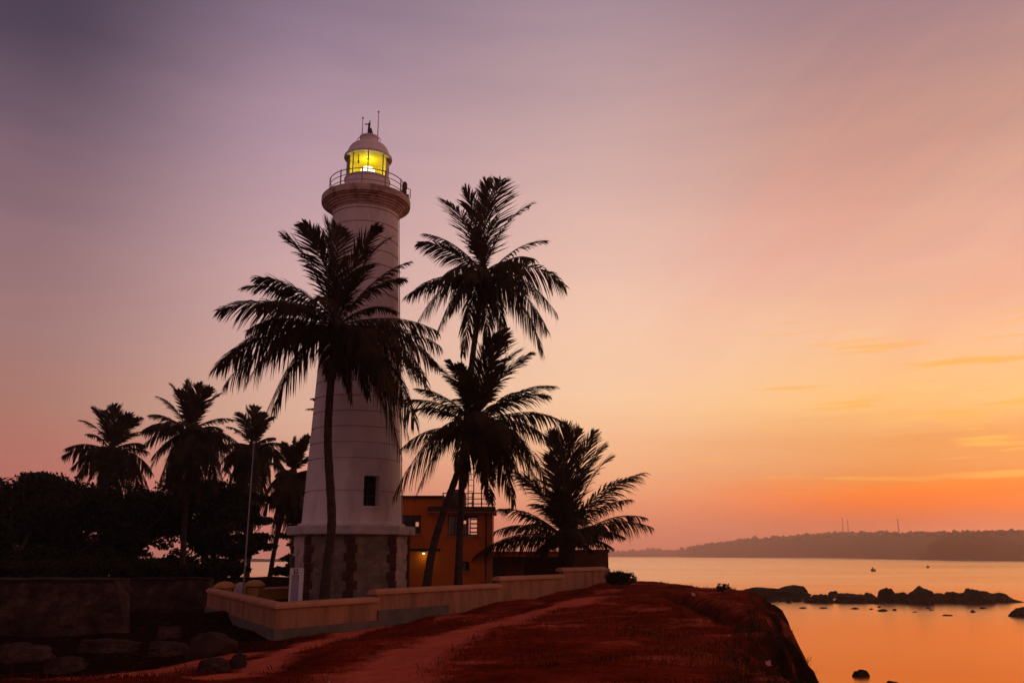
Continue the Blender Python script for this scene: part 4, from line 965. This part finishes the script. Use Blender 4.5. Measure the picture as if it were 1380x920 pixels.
def palm(label, Y, crown, tips, trunk, rad, nfill=10, seed=1, width=.06, zspread=.35, group=None, droop=.85, n=70, fill_len=None, dry=3, lmax=.26, fill_up=(-.75, 1.0), nup=2):
    rnd = random.Random(seed)
    c0 = at(*crown, Y); tp = [at(u, v, Y) for u, v in trunk]
    base = tp[0].copy(); base.z = H(base.x, Y)-.15
    tp[0] = base if tp[0].z > base.z-1.5 else base
    t = empty('palm_tree', (base.x, Y, base.z), label, 'palm tree', group)
    path = spline(tp+[c0], 10)
    mb = MB(); rr = []
    for i, p in enumerate(path):
        f_ = i/(len(path)-1); rr.append(rad*(1.0-.28*f_)*(1+.35*math.exp(-f_*14))*(1+.05*math.sin(i*2.4)))
    # ringed bark
    fine = []; fr2 = []
    for i in range(len(path)-1):
        for k in range(4):
            s_ = k/4; fine.append(path[i].lerp(path[i+1], s_)); fr2.append((rr[i]*(1-s_)+rr[i+1]*s_)*(1.05 if k % 2 else .97))
    fine.append(path[-1]); fr2.append(rr[-1])
    mb.tube(fine, fr2, 12); mb.build('trunk', M['trunk'], t, smooth=60)
    ht = MB(); hr = min(rad, .40) if rad > .5 else min(rad, .24); rs = [(hr*.75, -.7), (hr*1.5, -.35), (hr*1.9, 0), (hr*1.5, .35), (hr*.7, .8), (.02, 1.25)]
    ht.lathe(c0.x, c0.y, [(r_, c0.z+z_) for r_, z_ in rs], 12); ht.build('crown_heart', M['trunk'], t, smooth=True)
    mean = 0
    for k, tp_ in enumerate(tips):
        u, v = tp_[:2]; p = at(u, v, Y); Ln = (p-c0).length; mean += Ln/len(tips)
        dz = tp_[2] if len(tp_) > 2 else rnd.uniform(-zspread, zspread)
        pt = Vector((p.x, p.y, p.z))
        # move along the camera ray so that the frond keeps its picture length
        pt = at(u, v, Y+dz*Ln)
        pz = c0+Vector((rnd.uniform(-.1, .1), rnd.uniform(-.1, .1), rnd.uniform(-.25, .25)))
        fo = frond_mesh(pz, pt, rnd, arch=rnd.uniform(.12, .22) if pt.z < c0.z-.3*Ln else rnd.uniform(.10, .20), width=width, droop=droop*rnd.uniform(.8, 1.2), n=n, lmax=lmax)
        fo.build('frond', M['frond'], t)
    fl = fill_len or mean
    for k in range(nfill):
        a_ = (PI/2 if k % 2 else -PI/2)+rnd.uniform(-.95, .95); e_ = rnd.uniform(*fill_up)
        L0 = fl*rnd.uniform(.7, .95)
        pt = c0+Vector((math.cos(a_)*math.cos(e_), math.sin(a_)*math.cos(e_), math.sin(e_)-.12))*L0
        pz = c0+Vector((rnd.uniform(-.1, .1), rnd.uniform(-.1, .1), rnd.uniform(-.25, .25)))
        frond_mesh(pz, pt, rnd, arch=.2, width=width, droop=droop, n=n, lmax=lmax).build('frond', M['frond'], t)
    for k in range(nup):
        a_ = rnd.uniform(0, 2*PI); e_ = rnd.uniform(.75, 1.35); L0 = fl*rnd.uniform(.75, 1.0)
        pt = c0+Vector((math.cos(a_)*math.cos(e_), math.sin(a_)*math.cos(e_), math.sin(e_)))*L0
        frond_mesh(c0+UP*rnd.uniform(0, .3), pt, rnd, arch=.15, width=width, droop=droop, n=n, lmax=lmax).build('frond', M['frond'], t)
    for k in range(dry):
        a_ = rnd.uniform(0, 2*PI); pt = c0+Vector((math.cos(a_)*.35, math.sin(a_)*.35, -1.0))*fl*rnd.uniform(.5, .7)
        frond_mesh(c0-UP*.3, pt, rnd, arch=.02, width=width*.8, droop=.9, n=n//2, lmax=lmax*.8).build('dead_frond', M['frond_dry'], t)
    return t
palm('large dark coconut palm standing right in front of the lighthouse tower', 38.5, (452, 442),
     [(383, 315), (410, 300), (440, 297), (455, 302), (509, 304), (524, 318), (551, 350), (546, 372), (295, 405), (330, 378), (345, 372), (290, 479), (292, 488), (303, 512), (357, 552), (370, 545), (593, 459), (590, 440), (585, 519), (575, 500), (497, 526), (520, 540), (551, 574), (560, 560), (540, 590), (470, 520), (590, 480)],
     [(436, 815), (441, 760), (447, 700), (442, 600), (444, 540), (448, 490)], .215, 11, 11, .062, fill_up=(-.6, .6), dry=1, nup=1, lmax=.29)
palm('tallest coconut palm, its crown against open sky right of the lighthouse', 45.5, (651, 372),
     [(599, 267), (628, 253), (655, 244), (675, 240), (714, 274), (735, 322), (762, 374), (751, 418), (731, 461), (738, 440), (682, 460), (657, 462), (624, 471), (588, 446), (563, 427), (546, 394), (552, 388), (564, 325), (572, 312)],
     [(617, 800), (619, 740), (622, 660), (627, 580), (637, 480), (644, 430)], .19, 9, 22, .058, fill_up=(-.7, .6), nup=0, lmax=.29)
palm('leaning trunk coconut palm in front of the orange house', 43.0, (641, 572),
     [(585, 489), (600, 505), (638, 448), (656, 442), (668, 452), (680, 446), (716, 474), (700, 470), (748, 512), (740, 525), (755, 556), (746, 588), (733, 655), (738, 640), (661, 668), (693, 670), (708, 655), (560, 662), (531, 658), (541, 592), (554, 546), (541, 535), (562, 520), (720, 620), (625, 650)],
     [(572, 800), (582, 745), (596, 695), (612, 650), (628, 605)], .20, 10, 33, .060, fill_up=(-.6, .7), nup=3, lmax=.29)
palm('short young coconut palm with wide fronds beside the low outbuilding', 49.5, (764, 726),
     [(763, 573), (745, 580), (779, 578), (799, 580), (824, 612), (815, 600), (868, 634), (850, 640), (877, 700), (870, 690), (826, 735), (840, 715), (740, 611), (722, 610), (700, 640), (690, 632), (672, 682), (640, 742), (650, 730), (668, 708), (790, 736), (800, 740), (720, 740), (756, 590), (850, 670), (700, 690)],
     [(763, 790), (763, 770), (764, 750)], .62, 13, 44, .060, fill_len=4.2, zspread=.3, dry=0, fill_up=(-.15, 1.1), lmax=.27, droop=1.0)
GP = 'coconut palms standing among the trees on the left'
palm('leftmost coconut palm rising above the dark trees', 73, (150, 607), [(110, 564), (126, 549), (140, 552), (154, 546), (175, 556), (189, 561), (85, 610), (90, 600), (97, 627), (103, 643), (203, 655), (120, 645), (140, 668), (192, 660), (176, 672), (158, 678), (205, 634), (200, 606), (135, 660), (190, 580)],
     [(163, 778), (163, 720), (158, 660)], .21, 16, 55, .085, group=GP, n=54, lmax=.33, fill_up=(-1.2, .8))
palm('second coconut palm from the left, the bushiest and highest of the left group', 70, (256, 583), [(202, 555), (214, 533), (231, 518), (252, 515), (268, 517), (282, 522), (295, 530), (315, 561), (329, 600), (320, 615), (192, 576), (189, 600), (200, 630), (216, 648), (283, 648), (300, 640), (232, 655), (305, 585), (225, 640), (245, 664), (270, 668), (292, 650), (312, 632), (205, 615)],
     [(246, 778), (248, 720), (252, 650)], .24, 24, 66, .085, group=GP, n=54, lmax=.33, fill_up=(-1.3, .5))
palm('slender coconut palm behind the flagpole', 72, (340, 603), [(321, 556), (333, 548), (344, 547), (367, 561), (371, 588), (386, 597), (383, 631), (307, 573), (298, 600), (353, 672), (320, 660), (300, 630), (365, 645), (332, 684), (347, 694), (368, 668), (308, 652), (375, 612)],
     [(333, 778), (338, 720), (341, 650)], .18, 17, 77, .085, group=GP, n=54, lmax=.33, fill_up=(-1.2, .5))
palm('coconut palm with a leaning trunk close left of the lighthouse', 66, (395, 640), [(414, 587), (396, 589), (408, 595), (385, 605), (362, 622), (356, 690), (368, 727), (405, 700), (420, 640), (430, 610), (372, 700), (390, 715), (435, 660), (360, 655), (382, 706), (398, 716), (352, 668), (412, 690)],
     [(362, 785), (370, 740), (382, 690), (391, 660)], .18, 16, 88, .085, group=GP, n=54, lmax=.33, fill_up=(-1.3, .5))
palm('palm mostly hidden behind the lighthouse, one frond tip showing', 62, (452, 560), [(413, 549), (420, 535), (480, 530), (490, 570), (450, 510), (470, 600), (430, 600)], [(460, 780), (458, 700), (455, 620)], .2, 3, 99, .085, group=GP, n=36)

# ------------------------------------------------------------------ broadleaf trees and shrubs
def leaf_cloud(centres, n, size, rnd, flat=.55):
    V = np.zeros((n*4, 3), np.float32); Fq = np.arange(n*4).reshape(n, 4)
    cs = np.array([c_[:3] for c_ in centres]); rs = np.array([c_[3:6] for c_ in centres])
    wt_ = rs.prod(1)**.66; k = rnd.choice(len(cs), n, p=wt_/wt_.sum())
    d = rnd.normal(size=(n, 3)); d /= np.linalg.norm(d, axis=1)[:, None]
    rad_ = rnd.uniform(.25, 1.0, n)**.45
    c_ = cs[k]+d*rad_[:, None]*rs[k]*(1+.12*rnd.normal(size=(n, 1)))
    nrm_ = rnd.normal(size=(n, 3))*.8+np.array([0, 0, 1.0])*flat+d*.4; nrm_ /= np.linalg.norm(nrm_, axis=1)[:, None]
    a_ = np.cross(nrm_, rnd.normal(size=(n, 3))); a_ /= np.linalg.norm(a_, axis=1)[:, None]; b_ = np.cross(nrm_, a_)
    s = size*rnd.uniform(.6, 1.3, (n, 1))
    V[0::4] = c_-a_*s; V[1::4] = c_-b_*s*.55-nrm_*s*.12; V[2::4] = c_+a_*s; V[3::4] = c_+b_*s*.55-nrm_*s*.12
    return V, Fq
def tree(label, Y, clumps, trunk_u, n, size, seed, rad=.28, group='broadleaf trees behind the fort wall', name='broadleaf_tree', m='leaf', cat='tree', subn=5):
    r = np.random.default_rng(seed); rnd = random.Random(seed)
    cent = []; cl_ = []
    for (u, v, ru, rv) in clumps:
        c_ = at(u, v, Y); sx = ru/F*Y; sz = rv/F*Y; cl_.append((c_, sx, sz))
        for _ in range(subn+3):
            d = Vector((rnd.uniform(-1, 1)*.75, rnd.uniform(-1, 1)*.9, rnd.uniform(-.7, .8)*.75)); q = c_+Vector((d.x*sx, d.y*sx, d.z*sz)); k = rnd.uniform(.40, .66)
            cent.append((q.x, q.y, q.z, sx*k, sx*k, sz*k*.9))
    bx = at(trunk_u, 780, Y).x; bz = H(bx, Y)-.1
    t = empty(name, (bx, Y, bz), label, cat, group)
    zm = sum(c_.z for c_, _, _ in cl_)/len(cl_); fork = Vector((bx+rnd.uniform(-.2, .2), Y, bz+(zm-bz)*.55))
    mb = MB(); mb.tube(spline([(bx, Y, bz), (bx+rnd.uniform(-.15, .15), Y, bz+(fork.z-bz)*.5), fork], 6), [rad*(1.25-.5*i/12) for i in range(13)], 10)
    for c_, sx, sz in cl_:
        md = fork.lerp(c_, .5)+Vector((0, rnd.uniform(-.4, .4), -.25)); mb.tube(spline([fork-UP*.1, md, c_], 5), [rad*.55*(1-.085*i) for i in range(11)], 7)
        for _ in range(3):
            e_ = c_+Vector((rnd.uniform(-.8, .8)*sx, rnd.uniform(-.8, .8)*sx, rnd.uniform(-.3, .8)*sz)); mb.tube([md, md.lerp(e_, .5)+UP*.15, e_], [rad*.3, rad*.2, rad*.08], 5)
    mb.build('trunk', M['bark'], t, smooth=True)
    V, Fq = leaf_cloud(cent, n, size, r); np_mesh('crown', V, Fq, M[m], t)
    return t
tree('spreading dark tree at the left edge, its crown cut by the picture', 60, [(-40, 690, 60, 50), (15, 668, 45, 34), (5, 720, 60, 40), (45, 690, 40, 42), (40, 745, 50, 30), (-10, 760, 50, 20)], 20, 34000, .18, 1, .35)
tree('dense round topped dark tree second from the left edge', 66, [(85, 672, 42, 34), (110, 690, 40, 38), (75, 715, 50, 40), (120, 735, 45, 36), (90, 760, 50, 20), (60, 650, 25, 14)], 92, 30000, .18, 2, .32)
tree('dark tree with gaps below the leftmost palm', 70, [(160, 692, 36, 34), (150, 735, 40, 38), (190, 725, 30, 26), (196, 672, 26, 18), (225, 682, 26, 20), (190, 690, 26, 22), (215, 685, 28, 18), (180, 755, 36, 22), (205, 765, 30, 14)], 168, 19000, .18, 3, .28)
tree('dark tree filling the space under the bushiest palm', 74, [(262, 680, 40, 36), (285, 664, 26, 16), (318, 682, 26, 22), (225, 700, 26, 24), (300, 690, 36, 36), (255, 730, 34, 32), (295, 745, 34, 30), (240, 760, 30, 18), (310, 670, 26, 22)], 272, 28000, .18, 4, .28)
tree('tree with large layered leaves just left of the flagpole', 63, [(322, 690, 24, 10), (345, 700, 24, 9), (330, 720, 26, 10), (348, 735, 22, 8), (318, 742, 24, 12), (310, 765, 26, 14), (340, 672, 18, 9), (300, 720, 22, 14)], 318, 8000, .19, 5, .16, subn=4)
tree('small layered tree between the leaning palm and the plinth', 61, [(398, 700, 12, 6), (392, 722, 14, 5), (404, 735, 14, 5), (396, 752, 16, 6), (402, 765, 20, 7), (384, 770, 14, 5), (408, 690, 10, 5)], 408, 3000, .17, 6, .12, subn=4)
for i, (u, v, ru, rv, Y, lab) in enumerate([(130, 765, 34, 16, 58, 'low dark shrub behind the masonry wall, under the leftmost palm'), (228, 768, 26, 12, 58, 'low dark shrub behind the straight masonry wall'), (40, 768, 50, 14, 54, 'low dark hedge like shrub at the left edge behind the wall'), (285, 768, 28, 12, 60, 'low dark shrub behind the left gate post'), (182, 770, 30, 13, 57, 'low dark shrub above the joint of the two fort walls'), (88, 770, 32, 12, 55, 'low dark shrub behind the middle of the rough masonry wall')]):
    tree(lab, Y, [(u, v, ru, rv), (u-ru*.6, v+4, ru*.6, rv*.8), (u+ru*.6, v+5, ru*.6, rv*.7)], u, 4500, .13, 20+i, .08, 'low shrubs behind the fort walls', 'shrub', 'shrub', 'shrub')
# shrub at the end of the buff wall, tufts on the cliff
x, y = hit(834, 789)
def ground_shrub(u, v, hgt, wid, n, seed, label, size=.07, group=None):
    x, y = hit(u, v); r = np.random.default_rng(seed); z = H(x, y)
    t = empty('shrub', (x, y, z), label, 'shrub', group)
    cent = [(x+r.uniform(-.5, .5)*wid, y+r.uniform(-.4, .4)*wid, z+hgt*r.uniform(.25, .7), wid*.42, wid*.42, hgt*.34) for _ in range(6)]
    V, Fq = leaf_cloud(cent, n, size, r); np_mesh('foliage', V, Fq, M['shrub'], t)
    mb = MB()
    for _ in range(9):
        a_ = r.uniform(0, 6.28); mb.tube([(x, y, z-.05), (x+math.cos(a_)*wid*.3, y+math.sin(a_)*wid*.3, z+hgt*.5), (x+math.cos(a_)*wid*.55, y+math.sin(a_)*wid*.55, z+hgt*r.uniform(.8, 1.15))], [.02, .014, .005], 4)
    mb.build('stem', M['bark'], t)
ground_shrub(836, 790, .85, 1.0, 2600, 3, 'dark round shrub against the pale end of the buff wall')
ground_shrub(974, 799, .38, .4, 170, 4, 'small spiky shrub on the cliff edge against the water', .06)

# ------------------------------------------------------------------ grass
def blades(name, pts, hmin, hmax, wdt, m, seed, lean=.35):
    r = np.random.default_rng(seed); n = len(pts)
    hgt = r.uniform(hmin, hmax, n)*np.clip(.75+.9*vnoise(pts, .9, 61), .3, 1.6); a_ = r.uniform(0, 2*PI, n); ln = r.uniform(.1, lean*2, n)*hgt; b_ = r.uniform(0, 2*PI, n)
    wv = np.stack([np.cos(a_), np.sin(a_), np.zeros(n)], 1)*wdt*r.uniform(.6, 1.4, n)[:, None]
    lv = np.stack([np.cos(b_), np.sin(b_), np.zeros(n)], 1)*ln[:, None]
    V = np.zeros((n*4, 3), np.float32)
    V[0::4] = pts-wv*.5; V[1::4] = pts+wv*.5; V[2::4] = pts+lv*.45+np.array([0, 0, 1])*hgt[:, None]*.6+wv*.3; V[3::4] = pts+lv+np.array([0, 0, 1])*hgt[:, None]
    return np_mesh(name, V, np.arange(n*4).reshape(n, 4), m)
def scatter(n, x0, x1, y0, y1, seed, bare_max=.35, dmin=-.5):
    r = np.random.default_rng(seed); Q = np.stack([r.uniform(x0, x1, n), y0+(y1-y0)*r.uniform(0, 1, n)**1.6], 1)
    d, s = seg_dist(Q, COAST); k = (d*s > dmin)
    # leave worn tracks and built ground free
    ix = np.clip(np.searchsorted(xs, Q[:, 0]), 0, nx-1); iy = np.clip(np.searchsorted(ys, Q[:, 1]), 0, ny-1)
    k &= bare.reshape(ny, nx)[iy, ix] < bare_max+r.uniform(-.3, .45, n)
    wl = WC+(WE-WC)*0; e_ = WE-WC
    side = e_.x*(Q[:, 1]-WC.y)-e_.y*(Q[:, 0]-WC.x)
    k &= side < -.6
    cl_ = vnoise(Q, .5, 41)+.6*vnoise(Q, 1.7, 43); k &= cl_ > r.uniform(-.75, .35, n)
    Q = Q[k]; return np.concatenate([Q, height(Q)[:, None]-.02], 1)
pts = scatter(90000, -9, 9.8, 8, 50, 51)
tag(blades('grass', pts, .04, .15, .018, M['grass'], 52), 'short red brown grass covering the mound beside the bare track', 'grass', kind='stuff')
edge = scatter(60000, 1.5, 13, 8, 50, 57, 2, -1.7); d, s_ = seg_dist(edge[:, :2], COAST); edge = edge[(d*s_ < .7)]
tag(blades('grass', edge, .06, .24, .016, M['shrub'], 58), 'longer dark grass fringing the brink of the cliff', 'grass', kind='stuff')
# dry seed heads in a band on the right of the mound
sx_ = np.array([hit(840+t*185+random.gauss(0, 14), 842+t*62+random.gauss(0, 11)) for t in np.random.default_rng(5).uniform(0, 1, 420)])
r = np.random.default_rng(9); sx_ = np.repeat(sx_, 4, 0)+r.normal(0, .12, (len(sx_)*4, 2))
pp = np.concatenate([sx_, height(sx_)[:, None]], 1)
tag(blades('dry_grass', pp, .03, .10, .010, M['straw'], 60, .5), 'sparse pale dry seed grass in a band across the mound', 'dry grass', kind='stuff')
# small stones lying on the bare tracks
r = np.random.default_rng(12); q = np.stack([r.uniform(-6, 8, 4000), r.uniform(10, 46, 4000)], 1); ix = np.clip(np.searchsorted(xs, q[:, 0]), 0, nx-1); iy = np.clip(np.searchsorted(ys, q[:, 1]), 0, ny-1)
d, s_ = seg_dist(q, COAST); e_ = WE-WC; side = e_.x*(q[:, 1]-WC.y)-e_.y*(q[:, 0]-WC.x)
q = q[(bare.reshape(ny, nx)[iy, ix] > .3) & (d*s_ > .6) & (side < -.8)][:230]; zq = height(q)
V, Fc = blobs([(a_[0], a_[1], z_+.005, random.uniform(.008, .026)) for a_, z_ in zip(q, zq)], 8)
tag(np_mesh('gravel', V, Fc, M['redstone']), 'loose small reddish stones along the bare red tracks', 'gravel', kind='stuff')
# litter
for i, (u, v, s, lab) in enumerate([(1035, 887, .055, 'crumpled pink paper scrap on the dark slope near the cliff brink'), (935, 803, .08, 'small pink paper scrap lying beside the dark gully')]):
    x, y = hit(u, v); z = H(x, y); bm = bmesh.new(); bmesh.ops.create_grid(bm, x_segments=5, y_segments=5, size=s)
    vs = [(x+v_.co.x+.03*noise.noise(v_.co*20), y+v_.co.y*.5, z+.07+v_.co.y*.7+.05*noise.noise(v_.co*14+Vector((i, 0, 0)))) for v_ in bm.verts]; vs2 = [(a_, b_+.006, c_) for a_, b_, c_ in vs]
    fs = [[v_.index for v_ in f.verts] for f in bm.faces]; bm.free()
    mb = MB().add(vs, fs); mb.add(vs2, fs); tag(mb.build('paper_scrap', M['paper'], origin=(x, y, z)), lab, 'litter')

# ------------------------------------------------------------------ haze
HAZE = True
if HAZE:
    m = bpy.data.materials.new('haze_air'); m.use_nodes = True; nt3 = m.node_tree
    for n in list(nt3.nodes): nt3.nodes.remove(n)
    o_ = N(nt3, 'ShaderNodeOutputMaterial'); pv = N(nt3, 'ShaderNodeVolumePrincipled')
    pv.inputs['Color'].default_value = (.98, .84, .84, 1); pv.inputs['Density'].default_value = .00028; pv.inputs['Anisotropy'].default_value = .75
    nt3.links.new(pv.outputs[0], o_.inputs['Volume'])
    hz_ = MB().box(-3000, 3000, -400, 3700, -4, 75).build('haze', m); tag(hz_, kind='stuff', label='thin pinkish evening haze over the bay', cat='haze')

# ------------------------------------------------------------------ render settings
scene.view_settings.view_transform = 'Standard'; scene.view_settings.look = 'None'; scene.view_settings.exposure = 0; scene.view_settings.gamma = 1
cy = scene.cycles
cy.use_denoising = True; cy.max_bounces = 6; cy.diffuse_bounces = 3; cy.glossy_bounces = 3; cy.transparent_max_bounces = 16; cy.transmission_bounces = 4; cy.volume_bounces = 2
cy.caustics_reflective = False; cy.caustics_refractive = False
